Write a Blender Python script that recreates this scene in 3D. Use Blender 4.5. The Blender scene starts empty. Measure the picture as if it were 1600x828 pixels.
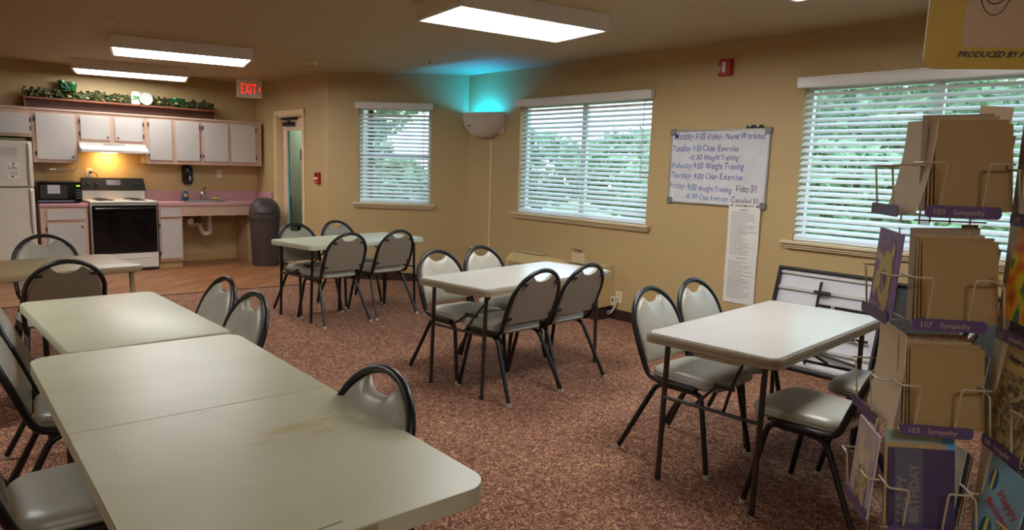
import bpy, bmesh, math, random
from mathutils import Vector, Matrix
random.seed(7)
C = bpy.context.scene.collection
PI = math.pi
S = bpy.context.scene

# ------------------------------------------------------------------ camera
def make_camera():
    cam = bpy.data.cameras.new('camera'); o = bpy.data.objects.new('camera', cam); C.objects.link(o)
    a, p, r = -0.7229, 0.1379, -0.0324
    ca, sa = math.cos(a), math.sin(a); c, s = math.cos(p), math.sin(p); cr, sr = math.cos(r), math.sin(r)
    right = Vector((ca, sa, 0)); fh = Vector((-sa, ca, 0)); up0 = fh * s + Vector((0, 0, c)); fwd = fh * c - Vector((0, 0, s))
    X = right * cr - up0 * sr; U = right * sr + up0 * cr; Z = -fwd
    m = Matrix(((X.x, U.x, Z.x, 0), (X.y, U.y, Z.y, 0), (X.z, U.z, Z.z, 1.5), (0, 0, 0, 1)))
    o.matrix_world = m
    cam.sensor_fit = 'HORIZONTAL'; cam.sensor_width = 36; cam.lens = 1090.3 / 1600 * 36; cam.clip_start = 0.05; cam.clip_end = 200
    S.camera = o
make_camera()

# ------------------------------------------------------------------ light and exposure
S.view_settings.view_transform = 'Standard'; S.view_settings.look = 'None'; S.view_settings.gamma = 1.0
S.view_settings.use_curve_mapping = False
S.view_settings.exposure = 0.65
LAMP = 12.5          # ceiling diffuser emission
w = bpy.data.worlds.new('overcast_sky'); S.world = w; w.use_nodes = True
nt = w.node_tree; nt.nodes.clear()
tc = nt.nodes.new('ShaderNodeTexCoord'); sep = nt.nodes.new('ShaderNodeSeparateXYZ'); rp = nt.nodes.new('ShaderNodeValToRGB')
bg = nt.nodes.new('ShaderNodeBackground'); wo = nt.nodes.new('ShaderNodeOutputWorld')
rp.color_ramp.elements[0].position = 0.0; rp.color_ramp.elements[0].color = (.72, .88, 1.0, 1)
rp.color_ramp.elements[1].position = 1.0; rp.color_ramp.elements[1].color = (.45, .72, 1.0, 1)
nt.links.new(tc.outputs['Generated'], sep.inputs[0]); nt.links.new(sep.outputs['Z'], rp.inputs[0])
nt.links.new(rp.outputs[0], bg.inputs[0]); bg.inputs[1].default_value = 2.5
nt.links.new(bg.outputs[0], wo.inputs[0])

# ------------------------------------------------------------------ materials
def lin(v):
    v /= 255.0
    return v / 12.92 if v <= .04045 else ((v + .055) / 1.055) ** 2.4
def rgb(r, g, b): return (lin(r), lin(g), lin(b), 1)
MATS = {}
def mat(name, col, rough=.5, metal=0., var=.06, scale=6., bump=0., bscale=200., emit=0., coat=0.):
    if name in MATS: return MATS[name]
    m = bpy.data.materials.new(name); m.use_nodes = True; t = m.node_tree; b = t.nodes['Principled BSDF']
    b.inputs['Roughness'].default_value = rough; b.inputs['Metallic'].default_value = metal
    if coat: b.inputs['Coat Weight'].default_value = coat
    co = t.nodes.new('ShaderNodeTexCoord')
    if emit:
        b.inputs['Base Color'].default_value = col
        b.inputs['Emission Color'].default_value = col; b.inputs['Emission Strength'].default_value = emit
    else:
        n = t.nodes.new('ShaderNodeTexNoise'); n.inputs['Scale'].default_value = scale; n.inputs['Detail'].default_value = 3
        r = t.nodes.new('ShaderNodeValToRGB')
        r.color_ramp.elements[0].position = .3; r.color_ramp.elements[1].position = .7
        r.color_ramp.elements[0].color = tuple(x * (1 - var) for x in col[:3]) + (1,)
        r.color_ramp.elements[1].color = tuple(min(1, x * (1 + var)) for x in col[:3]) + (1,)
        t.links.new(co.outputs['Object'], n.inputs['Vector']); t.links.new(n.outputs['Fac'], r.inputs[0]); t.links.new(r.outputs[0], b.inputs['Base Color'])
    if bump:
        n2 = t.nodes.new('ShaderNodeTexNoise'); n2.inputs['Scale'].default_value = bscale; n2.inputs['Detail'].default_value = 2
        bp = t.nodes.new('ShaderNodeBump'); bp.inputs['Strength'].default_value = bump; bp.inputs['Distance'].default_value = .004
        t.links.new(co.outputs['Object'], n2.inputs['Vector']); t.links.new(n2.outputs['Fac'], bp.inputs['Height']); t.links.new(bp.outputs[0], b.inputs['Normal'])
    MATS[name] = m; return m

def carpet_mat():
    m = bpy.data.materials.new('patterned_carpet'); m.use_nodes = True; t = m.node_tree; b = t.nodes['Principled BSDF']
    b.inputs['Roughness'].default_value = .95; b.inputs['Specular IOR Level'].default_value = .1
    co = t.nodes.new('ShaderNodeTexCoord')
    n = t.nodes.new('ShaderNodeTexNoise'); n.inputs['Scale'].default_value = 25; n.inputs['Detail'].default_value = .6; n.inputs['Distortion'].default_value = 1.1
    t.links.new(co.outputs['Object'], n.inputs['Vector'])
    # contour lines of the noise make the curling vine pattern
    mu = t.nodes.new('ShaderNodeMath'); mu.operation = 'MULTIPLY'; mu.inputs[1].default_value = 9.0
    fr = t.nodes.new('ShaderNodeMath'); fr.operation = 'PINGPONG'; fr.inputs[1].default_value = 1.0
    t.links.new(n.outputs['Fac'], mu.inputs[0]); t.links.new(mu.outputs[0], fr.inputs[0])
    r = t.nodes.new('ShaderNodeValToRGB'); e = r.color_ramp.elements
    e[0].position = .5; e[0].color = rgb(112, 74, 62); e[1].position = .85; e[1].color = rgb(182, 140, 110)
    t.links.new(fr.outputs[0], r.inputs[0])
    f = t.nodes.new('ShaderNodeTexNoise'); f.inputs['Scale'].default_value = 260; f.inputs['Detail'].default_value = 1
    t.links.new(co.outputs['Object'], f.inputs['Vector'])
    mx = t.nodes.new('ShaderNodeMix'); mx.data_type = 'RGBA'; mx.blend_type = 'MULTIPLY'; mx.inputs[0].default_value = .55
    r2 = t.nodes.new('ShaderNodeValToRGB'); r2.color_ramp.elements[0].position = .35; r2.color_ramp.elements[0].color = (.45, .45, .45, 1); r2.color_ramp.elements[1].position = .6; r2.color_ramp.elements[1].color = (1.15, 1.15, 1.15, 1)
    t.links.new(f.outputs['Fac'], r2.inputs[0]); t.links.new(r.outputs[0], mx.inputs[6]); t.links.new(r2.outputs[0], mx.inputs[7]); t.links.new(mx.outputs[2], b.inputs['Base Color'])
    bp = t.nodes.new('ShaderNodeBump'); bp.inputs['Strength'].default_value = .5; bp.inputs['Distance'].default_value = .004
    t.links.new(f.outputs['Fac'], bp.inputs['Height']); t.links.new(bp.outputs[0], b.inputs['Normal'])
    return m

def wood_mat(name, c1, c2, rough=.4, sx=1.5, sy=30., rand=.25):
    m = bpy.data.materials.new(name); m.use_nodes = True; t = m.node_tree; b = t.nodes['Principled BSDF']
    b.inputs['Roughness'].default_value = rough
    co = t.nodes.new('ShaderNodeTexCoord'); mp = t.nodes.new('ShaderNodeMapping'); mp.inputs['Scale'].default_value = (sx, sy, 4)
    n = t.nodes.new('ShaderNodeTexNoise'); n.inputs['Scale'].default_value = 1; n.inputs['Detail'].default_value = 5
    oi = t.nodes.new('ShaderNodeObjectInfo'); ad = t.nodes.new('ShaderNodeVectorMath'); ad.operation = 'ADD'
    t.links.new(co.outputs['Object'], mp.inputs[0]); t.links.new(mp.outputs[0], ad.inputs[0]); t.links.new(oi.outputs['Random'], ad.inputs[1])
    t.links.new(ad.outputs[0], n.inputs['Vector'])
    r = t.nodes.new('ShaderNodeValToRGB'); r.color_ramp.elements[0].position = .3; r.color_ramp.elements[0].color = c1; r.color_ramp.elements[1].position = .7; r.color_ramp.elements[1].color = c2
    t.links.new(n.outputs['Fac'], r.inputs[0])
    hs = t.nodes.new('ShaderNodeHueSaturation'); mr = t.nodes.new('ShaderNodeMapRange'); mr.inputs[3].default_value = 1 - rand; mr.inputs[4].default_value = 1 + rand
    t.links.new(oi.outputs['Random'], mr.inputs[0]); t.links.new(mr.outputs[0], hs.inputs['Value']); t.links.new(r.outputs[0], hs.inputs['Color']); t.links.new(hs.outputs[0], b.inputs['Base Color'])
    return m

def ramp_mat(name, stops, scale=8, rough=.5, detail=2, seed=0, dist=0):
    m = bpy.data.materials.new(name); m.use_nodes = True; t = m.node_tree; b = t.nodes['Principled BSDF']; b.inputs['Roughness'].default_value = rough
    co = t.nodes.new('ShaderNodeTexCoord'); mp = t.nodes.new('ShaderNodeMapping'); mp.inputs['Location'].default_value = (seed, seed * .7, seed * .3)
    n = t.nodes.new('ShaderNodeTexNoise'); n.inputs['Scale'].default_value = scale; n.inputs['Detail'].default_value = detail; n.inputs['Distortion'].default_value = dist
    r = t.nodes.new('ShaderNodeValToRGB'); e = r.color_ramp.elements
    while len(e) < len(stops): e.new(.5)
    for i, (p, c) in enumerate(stops): e[i].position = p; e[i].color = c
    t.links.new(co.outputs['Object'], mp.inputs[0]); t.links.new(mp.outputs[0], n.inputs['Vector']); t.links.new(n.outputs['Fac'], r.inputs[0]); t.links.new(r.outputs[0], b.inputs['Base Color'])
    return m

def glass_mat(name, col=(1, 1, 1, 1), rough=.0, mixf=.9):
    m = bpy.data.materials.new(name); m.use_nodes = True; t = m.node_tree; t.nodes.clear()
    g = t.nodes.new('ShaderNodeBsdfGlossy'); g.inputs['Roughness'].default_value = .05
    tr = t.nodes.new('ShaderNodeBsdfTransparent'); tr.inputs[0].default_value = col
    mx = t.nodes.new('ShaderNodeMixShader'); mx.inputs[0].default_value = mixf; o = t.nodes.new('ShaderNodeOutputMaterial')
    t.links.new(g.outputs[0], mx.inputs[1]); t.links.new(tr.outputs[0], mx.inputs[2]); t.links.new(mx.outputs[0], o.inputs[0])
    return m

WALL = mat('tan_wall_paint', rgb(186, 160, 112), .55, var=.03, scale=1.2, bump=.12, bscale=90)
CEIL = mat('tan_ceiling_paint', rgb(176, 156, 116), .7, var=.03, scale=1.0, bump=.3, bscale=60)
CARPET = carpet_mat()
PLANK = wood_mat('honey_wood', rgb(126, 80, 50), rgb(170, 116, 76), .38, 3, 22, .16)
SHELFW = wood_mat('shelf_wood', rgb(104, 54, 36), rgb(142, 82, 52), .4, 2, 30, .05)
TRIM = mat('cream_trim', rgb(214, 196, 158), .5, var=.03)
DARKB = mat('dark_vinyl_base', rgb(58, 34, 27), .5)
TANB = mat('tan_vinyl_base', rgb(186, 150, 100), .5)
WHITE = mat('white_enamel', rgb(222, 218, 212), .3, var=.02)
SLAT = mat('white_blind_vinyl', rgb(232, 238, 240), .45, var=.02)
BLK = mat('black_powder_coat', rgb(20, 18, 19), .36, var=.15)
BRN = mat('dark_brown_tube', rgb(52, 44, 40), .38, var=.12)
VINYL = mat('grey_sage_vinyl', rgb(162, 158, 144), .32, var=.05, scale=9, bump=.15, bscale=300)
VBACK = mat('taupe_vinyl_back', rgb(138, 128, 112), .6, var=.05, scale=7)
CHROME = mat('chrome', rgb(205, 205, 208), .18, 1., var=.02)
GLIDE = mat('nylon_glide', rgb(190, 180, 165), .4)
LAMIN = mat('grey_laminate', rgb(184, 181, 176), .2, var=.03, scale=3)
LEDGE = mat('tan_vinyl_edge', rgb(158, 145, 122), .45, var=.05)
LEDGED = mat('brown_edge_groove', rgb(92, 80, 64), .5)
PLAST = mat('cream_blow_moulded_plastic', rgb(188, 186, 160), .34, var=.04, scale=2.5, bump=.25, bscale=140)
PLASTG = mat('pale_green_grey_plastic', rgb(190, 192, 168), .36, var=.04, scale=3, bump=.2, bscale=140)
TANTOP = mat('tan_table_laminate', rgb(138, 118, 82), .4, var=.05, scale=4)
TANLEG = mat('tan_painted_steel', rgb(150, 132, 94), .4)
CAB = mat('pink_beige_cabinet_frame', rgb(198, 166, 146), .45, var=.05, scale=4)
DOORW = mat('white_cabinet_door', rgb(192, 185, 180), .35, var=.02)
MAUVE = mat('mauve_laminate', rgb(194, 146, 152), .32, var=.04)
BLKGL = mat('black_glass', rgb(12, 11, 12), .08, var=.1)
PAPER = mat('white_paper', rgb(226, 222, 216), .7, var=.02)
INKB = mat('blue_marker_ink', rgb(30, 44, 150), .5)
INKT = mat('teal_marker_ink', rgb(20, 92, 165), .5)
INKK = mat('black_ink', rgb(34, 34, 40), .5)
INKG = mat('grey_print_ink', rgb(146, 144, 144), .6)
RED = mat('red_plastic', rgb(168, 32, 30), .35)
REDG = mat('red_exit_letters', rgb(255, 34, 30), .4, emit=1.1)
CREAM = mat('cream_plastic', rgb(206, 186, 148), .45, var=.03)
GREY = mat('grey_plastic', rgb(118, 116, 118), .4)
GREYP = mat('pale_grey_panel', rgb(208, 208, 212), .35, var=.05, scale=2)
STEEL = mat('brushed_steel', rgb(160, 160, 158), .3, .9, var=.06)
GLASS = glass_mat('window_glass', (.97, .985, 1, 1))
TRASH = mat('brown_grey_plastic', rgb(70, 60, 62), .38, var=.06)
WIRE = mat('cream_coated_wire', rgb(176, 158, 128), .35)
PURP = mat('purple_label', rgb(84, 62, 102), .45)
ENV = mat('manila_envelope_paper', rgb(156, 124, 74), .7, var=.03)
ENVW = mat('cream_envelope_paper', rgb(214, 194, 162), .7, var=.02)

# ------------------------------------------------------------------ helpers
def finish(name, bm, material, parent=None, M=None, smooth=False):
    me = bpy.data.meshes.new(name); bmesh.ops.recalc_face_normals(bm, faces=bm.faces[:]); bm.to_mesh(me); bm.free()
    if smooth:
        for p in me.polygons: p.use_smooth = True
        try: me.set_sharp_from_angle(angle=math.radians(40))
        except Exception: pass
    ms = material if isinstance(material, (list, tuple)) else [material]
    for x in ms: me.materials.append(x)
    o = bpy.data.objects.new(name, me); C.objects.link(o)
    if parent: o.parent = parent
    if M is not None: o.matrix_local = M
    return o
def thing(name, label, cat, loc=(0, 0, 0), rz=0, group=None, M=None):
    o = bpy.data.objects.new(name, None); C.objects.link(o); o.empty_display_size = .1
    if M is not None: o.matrix_world = M
    else: o.location = loc; o.rotation_euler = (0, 0, rz)
    o['label'] = label; o['category'] = cat
    if group: o['group'] = group
    return o
def tag(o, label, cat, group=None):
    o['label'] = label; o['category'] = cat
    if group: o['group'] = group
    return o
def struct(o): o['kind'] = 'structure'; return o
def box(bm, x0, x1, y0, y1, z0, z1, bev=0, mi=0, M=None):
    vs = [bm.verts.new((x, y, z)) for x in (x0, x1) for y in (y0, y1) for z in (z0, z1)]
    fs = [bm.faces.new([vs[i] for i in q]) for q in ((0, 1, 3, 2), (4, 6, 7, 5), (0, 4, 5, 1), (2, 3, 7, 6), (0, 2, 6, 4), (1, 5, 7, 3))]
    for f in fs: f.material_index = mi
    bmesh.ops.recalc_face_normals(bm, faces=fs)
    if bev:
        es = list({e for f in fs for e in f.edges})
        r = bmesh.ops.bevel(bm, geom=es, offset=bev, segments=2, profile=.5, affect='EDGES')
        vs = list({v for f in r['faces'] for v in f.verts} | {v for v in vs if v.is_valid})
    if M is not None:
        for v in vs:
            if v.is_valid: v.co = M @ v.co
    return vs
def bx(name, material, x0, x1, y0, y1, z0, z1, parent=None, bev=0, M=None):
    bm = bmesh.new(); box(bm, x0, x1, y0, y1, z0, z1, bev); return finish(name, bm, material, parent, M)
def tube(bm, pts, r, n=8, closed=False, cap=True, mi=0, rad=None):
    pts = [Vector(p) for p in pts]; N = len(pts); rings = []; prev = None
    for i, p in enumerate(pts):
        a = pts[i - 1] if (i > 0 or closed) else None; b = pts[(i + 1) % N] if (i < N - 1 or closed) else None
        if a is None: t = (b - p)
        elif b is None: t = (p - a)
        else: t = (p - a).normalized() + (b - p).normalized()
        t.normalize()
        if prev is None:
            ref = Vector((0, 0, 1)) if abs(t.z) < .9 else Vector((1, 0, 0)); u = t.cross(ref).normalized()
        else:
            u = prev - t * prev.dot(t); u.normalize()
        prev = u; v = t.cross(u); rr = rad[i] if rad else r
        rings.append([bm.verts.new(p + (u * math.cos(2 * PI * k / n) + v * math.sin(2 * PI * k / n)) * rr) for k in range(n)])
    L = N if closed else N - 1
    for i in range(L):
        A, B = rings[i], rings[(i + 1) % N]
        off = 0
        if closed and i == N - 1:
            off = min(range(n), key=lambda o: (A[0].co - B[o].co).length)
        for k in range(n):
            f = bm.faces.new((A[k], A[(k + 1) % n], B[(k + 1 + off) % n], B[(k + off) % n])); f.material_index = mi
    if cap and not closed:
        bm.faces.new(rings[0][::-1]); bm.faces.new(rings[-1])
def rounded(pts, rad, seg=5, closed=False):
    pts = [Vector(p) for p in pts]; out = []; N = len(pts)
    for i, p in enumerate(pts):
        if not closed and i in (0, N - 1): out.append(p); continue
        a, b = pts[i - 1], pts[(i + 1) % N]; da, db = (a - p), (b - p); r = min(rad, da.length * .49, db.length * .49)
        s, e = p + da.normalized() * r, p + db.normalized() * r
        for k in range(seg + 1):
            t = k / seg; out.append(s * (1 - t) ** 2 + p * 2 * t * (1 - t) + e * t * t)
    return out
def rrect(w, l, r, seg=6):
    out = []
    for cx, cy, a0 in ((w / 2 - r, l / 2 - r, 0), (-w / 2 + r, l / 2 - r, 90), (-w / 2 + r, -l / 2 + r, 180), (w / 2 - r, -l / 2 + r, 270)):
        for k in range(seg + 1):
            a = math.radians(a0 + 90 * k / seg); out.append((cx + r * math.cos(a), cy + r * math.sin(a)))
    return out
def layers(bm, outline, prof, mi=0, mis=None):
    """stack offset copies of an outline: prof = list of (inset, z)"""
    rings = []
    cx = sum(p[0] for p in outline) / len(outline); cy = sum(p[1] for p in outline) / len(outline)
    n = len(outline)
    for ins, z in prof:
        ring = []
        for i, (x, y) in enumerate(outline):
            ax, ay = outline[i - 1]; bx_, by = outline[(i + 1) % n]
            tx, ty = bx_ - ax, by - ay; L = math.hypot(tx, ty) or 1; nx, ny = ty / L, -tx / L
            ring.append(bm.verts.new((x - nx * ins, y - ny * ins, z)))
        rings.append(ring)
    for j in range(len(rings) - 1):
        A, B = rings[j], rings[j + 1]
        for k in range(n):
            f = bm.faces.new((A[k], A[(k + 1) % n], B[(k + 1) % n], B[k])); f.material_index = mis[j] if mis else mi
    f0 = bm.faces.new(rings[0][::-1]); f1 = bm.faces.new(rings[-1])
    f0.material_index = mi; f1.material_index = mis[-1] if mis else mi
def lathe(bm, prof, n=20, c=(0, 0, 0), mi=0):
    rings = []
    for r, z in prof:
        rings.append([bm.verts.new((c[0] + max(r, 1e-4) * math.cos(2 * PI * k / n), c[1] + max(r, 1e-4) * math.sin(2 * PI * k / n), c[2] + z)) for k in range(n)])
    for A, B in zip(rings, rings[1:]):
        for k in range(n):
            f = bm.faces.new((A[k], A[(k + 1) % n], B[(k + 1) % n], B[k])); f.material_index = mi
    bm.faces.new(rings[0][::-1]); bm.faces.new(rings[-1])
def frame(o, xdir):
    """wall frame: local x runs along the wall, y is up, z comes out into the room"""
    x = Vector(xdir).normalized(); y = Vector((0, 0, 1)); z = x.cross(y)
    return Matrix(((x.x, y.x, z.x, o[0]), (x.y, y.y, z.y, o[1]), (x.z, y.z, z.z, o[2]), (0, 0, 0, 1)))
def text(name, s, size, material, parent, M, depth=.0004, shear=0, bold=0, align='LEFT', space=1):
    cu = bpy.data.curves.new(name, 'FONT'); cu.body = s; cu.size = size; cu.extrude = depth; cu.shear = shear; cu.offset = bold; cu.align_x = align; cu.resolution_u = 2; cu.space_character = space
    o = bpy.data.objects.new(name + '_curve', cu); C.objects.link(o)
    dg = bpy.context.evaluated_depsgraph_get(); dg.update()
    me = bpy.data.meshes.new_from_object(o.evaluated_get(dg)); bpy.data.objects.remove(o)
    me.name = name; me.materials.clear(); me.materials.append(material)
    t = bpy.data.objects.new(name, me); C.objects.link(t)
    if parent: t.parent = parent
    t.matrix_local = M; return t
def handwriting(name, s, size, material, parent, x, y, z=.0006, width=None, slope=0, seed=1):
    """one line of marker lettering joined to one mesh, each letter set a little unevenly"""
    rnd = random.Random(seed); bm = bmesh.new(); cx = 0; objs = []
    for ch in s:
        if ch == ' ': cx += size * .28; continue
        cu = bpy.data.curves.new('glyph', 'FONT'); cu.body = ch; cu.size = size * 1.22 * rnd.uniform(.92, 1.12); cu.offset = .0002; cu.extrude = .0002; cu.resolution_u = 2; cu.shear = rnd.uniform(.02, .22)
        o = bpy.data.objects.new('glyph', cu); C.objects.link(o)
        dg = bpy.context.evaluated_depsgraph_get(); dg.update()
        me = bpy.data.meshes.new_from_object(o.evaluated_get(dg)); bpy.data.objects.remove(o)
        if len(me.vertices) == 0: continue
        w_ = max(v.co.x for v in me.vertices) - min(v.co.x for v in me.vertices); mn = min(v.co.x for v in me.vertices)
        me.transform(Matrix.Translation((cx - mn, slope * cx + rnd.uniform(-.04, .04) * size, 0)) @ Matrix.Rotation(rnd.uniform(-.08, .08), 4, 'Z'))
        bm.from_mesh(me); bpy.data.meshes.remove(me); cx += w_ + size * .09
    k = (width / cx) if width else 1
    for v in bm.verts: v.co.x = v.co.x * k + x; v.co.y += y; v.co.z += z
    return finish(name, bm, material, parent)

# ------------------------------------------------------------------ room shell
RX, KY, H = 5.454, 10.74, 2.625
DX = 4.18; AY = 8.374; BY = 7.10            # door wall, chamfer corners
LX, SY = -2.6, -2.6
def wall(name, o, xdir, length, h, holes=(), th=.14, material=WALL):
    M = frame(o, xdir); bm = bmesh.new(); xs = sorted(holes)
    x = 0
    for (a, b, z0, z1) in xs:
        box(bm, x, a, 0, h, -th, 0)
        if z0 > 0: box(bm, a, b, 0, z0, -th, 0)
        box(bm, a, b, z1, h, -th, 0); x = b
    box(bm, x, length, 0, h, -th, 0)
    ob = finish(name, bm, material, None, M); struct(ob); return ob
W1 = (.40, 1.33, 1.0, 2.22)
r2 = math.sqrt(.5)
wall('wall_right', (RX, BY, 0), (0, -1, 0), BY - SY, H, [(BY - 6.12, BY - 4.24, .99, 2.23), (BY - 2.75, BY - .87, .99, 2.23)])
wall('wall_chamfer', (DX, AY, 0), (r2, -r2, 0), (RX - DX) / r2, H, [W1])
wall('wall_door', (DX, KY, 0), (0, -1, 0), KY - AY, H, [(KY - 9.97, KY - 9.11, 0, 2.13)])
wall('wall_kitchen', (LX, KY, 0), (1, 0, 0), DX - LX, H)
wall('wall_left', (LX, SY, 0), (0, 1, 0), KY - SY, H)
wall('wall_back', (RX, SY, 0), (-1, 0, 0), RX - LX, H)
bm = bmesh.new(); box(bm, LX - .2, RX + .05, SY - .2, 7.2, H, H + .1); box(bm, LX - .2, 4.3, 7.2, KY + .1, H, H + .1)
v = [bm.verts.new(p) for p in ((4.3, 7.2, H), (5.36, 7.2, H), (4.3, 8.27, H))]; bm.faces.new(v)
struct(finish('ceiling', bm, CEIL))
# floor: carpet and the wood floor of the kitchen
bm = bmesh.new(); vs = [(LX, SY), (RX, SY), (RX, BY), (4.28, AY - .1), (DX, 8.02), (LX, 8.38)]
lo = [bm.verts.new((x, y, -.03)) for x, y in vs]; hi = [bm.verts.new((x, y, 0)) for x, y in vs]
bm.faces.new(hi); bm.faces.new(lo[::-1])
for i in range(len(vs)): bm.faces.new((lo[i], lo[(i + 1) % len(vs)], hi[(i + 1) % len(vs)], hi[i]))
struct(finish('floor', bm, CARPET))
fl = bx('floor_kitchen', mat('floor_joint', rgb(84, 52, 34), .7), LX, DX + .9, 8.0, 11.7, -.03, -.004); struct(fl)
# planks of the kitchen floor, laid on the diagonal; each cut to the room outline
def clip(poly, a, b, c):
    out = []
    for i in range(len(poly)):
        p, q = poly[i - 1], poly[i]; dp, dq = a * p[0] + b * p[1] - c, a * q[0] + b * q[1] - c
        if (dp <= 0) != (dq <= 0):
            t = dp / (dp - dq); out.append((p[0] + (q[0] - p[0]) * t, p[1] + (q[1] - p[1]) * t))
        if dq <= 0: out.append(q)
    return out
def add_planks():
    PW, PL = .125, .92; d = math.radians(38); u = (math.cos(d), math.sin(d)); n_ = (-u[1], u[0])
    for j in range(-30, 60):
        off = (j * .37) % 1 * PL
        for i in range(-6, 12):
            s0 = i * PL + off; poly = []
            for ds, dt in ((.0015, .0015), (PL - .0015, .0015), (PL - .0015, PW - .0015), (.0015, PW - .0015)):
                s, t = s0 + ds, j * PW + dt; poly.append((s * u[0] + t * n_[0] + .2, s * u[1] + t * n_[1] + 7))
            # keep: y above the carpet edge, x under the door wall, y under kitchen wall, x right of the fridge side
            ex, ey = DX - LX, 8.02 - 8.38
            poly = clip(poly, ey, -ex, ey * LX - ex * 8.38)
            for a, b, c in ((1, 0, 4.175), (0, 1, KY), (-1, 0, .9)):
                if len(poly) >= 3: poly = clip(poly, a, b, c)
            if len(poly) < 3: continue
            cx = sum(p[0] for p in poly) / len(poly); cy = sum(p[1] for p in poly) / len(poly)
            if max(math.hypot(p[0] - cx, p[1] - cy) for p in poly) < .07: continue
            bm = bmesh.new(); R = Matrix.Rotation(-d, 3, 'Z')
            lp = [R @ Vector((p[0] - cx, p[1] - cy, 0)) for p in poly]
            a = [bm.verts.new((p.x, p.y, 0)) for p in lp]; b_ = [bm.verts.new((p.x, p.y, -.004)) for p in lp]
            try:
                bm.faces.new(a); bm.faces.new(b_[::-1])
                for k in range(len(a)): bm.faces.new((a[k], a[(k + 1) % len(a)], b_[(k + 1) % len(a)], b_[k]))
            except ValueError: bm.free(); continue
            o = finish('plank', bm, PLANK, fl); o.location = (cx, cy, 0); o.rotation_euler = (0, 0, d)
add_planks()
struct(bx('trim_1', mat('brown_carpet_strip', rgb(86, 56, 44), .6), 0, 6.79, -.012, .012, 0, .006, None, 0, Matrix.Translation((LX, 8.38, 0)) @ Matrix.Rotation(math.atan2(8.02 - 8.38, DX - LX), 4, 'Z')))
def baseboard(name, o, xdir, L, h, material, t=.012):
    struct(bx(name, material, 0, L, 0, h, 0, t, None, .002, frame(o, xdir)))
baseboard('baseboard_right', (RX, BY, 0), (0, -1, 0), BY - SY, .105, DARKB)
baseboard('baseboard_chamfer', (DX, AY, 0), (r2, -r2, 0), 1.80, .105, DARKB)
baseboard('baseboard_door', (DX, 9.03, 0), (0, -1, 0), 9.03 - AY, .105, TANB)
baseboard('baseboard_kitchen', (2.9, KY, 0), (1, 0, 0), .95, .11, TANB)
baseboard('baseboard_left', (LX, SY, 0), (0, 1, 0), KY - SY, .105, DARKB)
# hall behind the door
HALL = mat('pale_hall_paint', rgb(176, 166, 140), .6)
bm = bmesh.new(); box(bm, 5.06, 5.14, 8.9, 11.7, 0, 2.5); box(bm, 4.2, 5.14, 11.6, 11.7, 0, 2.5); box(bm, 4.32, 5.14, 8.9, 8.98, 0, 2.5); box(bm, 4.33, 5.14, 8.9, 11.7, 2.5, 2.56); box(bm, 4.2, 4.3, 10.9, 11.7, 0, 2.5)
struct(finish('wall_hall', bm, HALL))
la = bpy.data.lights.new('hall_ceiling_light', 'AREA'); la.shape = 'RECTANGLE'; la.size = .3; la.size_y = 1.2; la.energy = 14; la.color = (.8, .97, 1)
lo_ = bpy.data.objects.new('hall_ceiling_light', la); C.objects.link(lo_); lo_.location = (4.7, 10.6, 2.46)

# ------------------------------------------------------------------ windows and blinds
def window(name, M, x0, x1, z0, z1, sill_ext=.07):
    root = bpy.data.objects.new(name, None); C.objects.link(root); root.matrix_world = M; struct(root)
    VF = mat('white_window_vinyl', rgb(224, 226, 224), .4)
    bm = bmesh.new(); f = .045; a, b = -.125, -.075
    box(bm, x0, x1, z0, z0 + f, a, b); box(bm, x0, x1, z1 - f, z1, a, b); box(bm, x0, x0 + f, z0 + f, z1 - f, a, b); box(bm, x1 - f, x1, z0 + f, z1 - f, a, b)
    finish('window_frame', bm, VF, root)
    if x1 - x0 > 1.2:
        m_ = (x0 + x1) / 2; bx('mullion', VF, m_ - .035, m_ + .035, z0 + f, z1 - f, a + .005, b - .005, root)
    else:
        m_ = (z0 + z1) / 2; bx('meeting_rail', VF, x0 + f, x1 - f, m_ - .02, m_ + .02, a + .005, b - .005, root)
    bx('glass', GLASS, x0 + f, x1 - f, z0 + f, z1 - f, -.103, -.098, root)
    bm = bmesh.new(); e = sill_ext
    box(bm, x0 - e, x1 + e, z0 - .022, z0 + .002, 0, .062, .005); box(bm, x0 - e + .015, x1 + e - .015, z0 - .045, z0 - .022, .0, .042, .004); box(bm, x0 - e + .03, x1 + e - .03, z0 - .062, z0 - .045, 0, .028, .003)
    box(bm, x0, x1, z0 - .022, z0 + .002, -.075, 0)
    s = finish('window_sill', bm, TRIM, root); s['label'] = 'cream moulded wooden sill'
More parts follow.
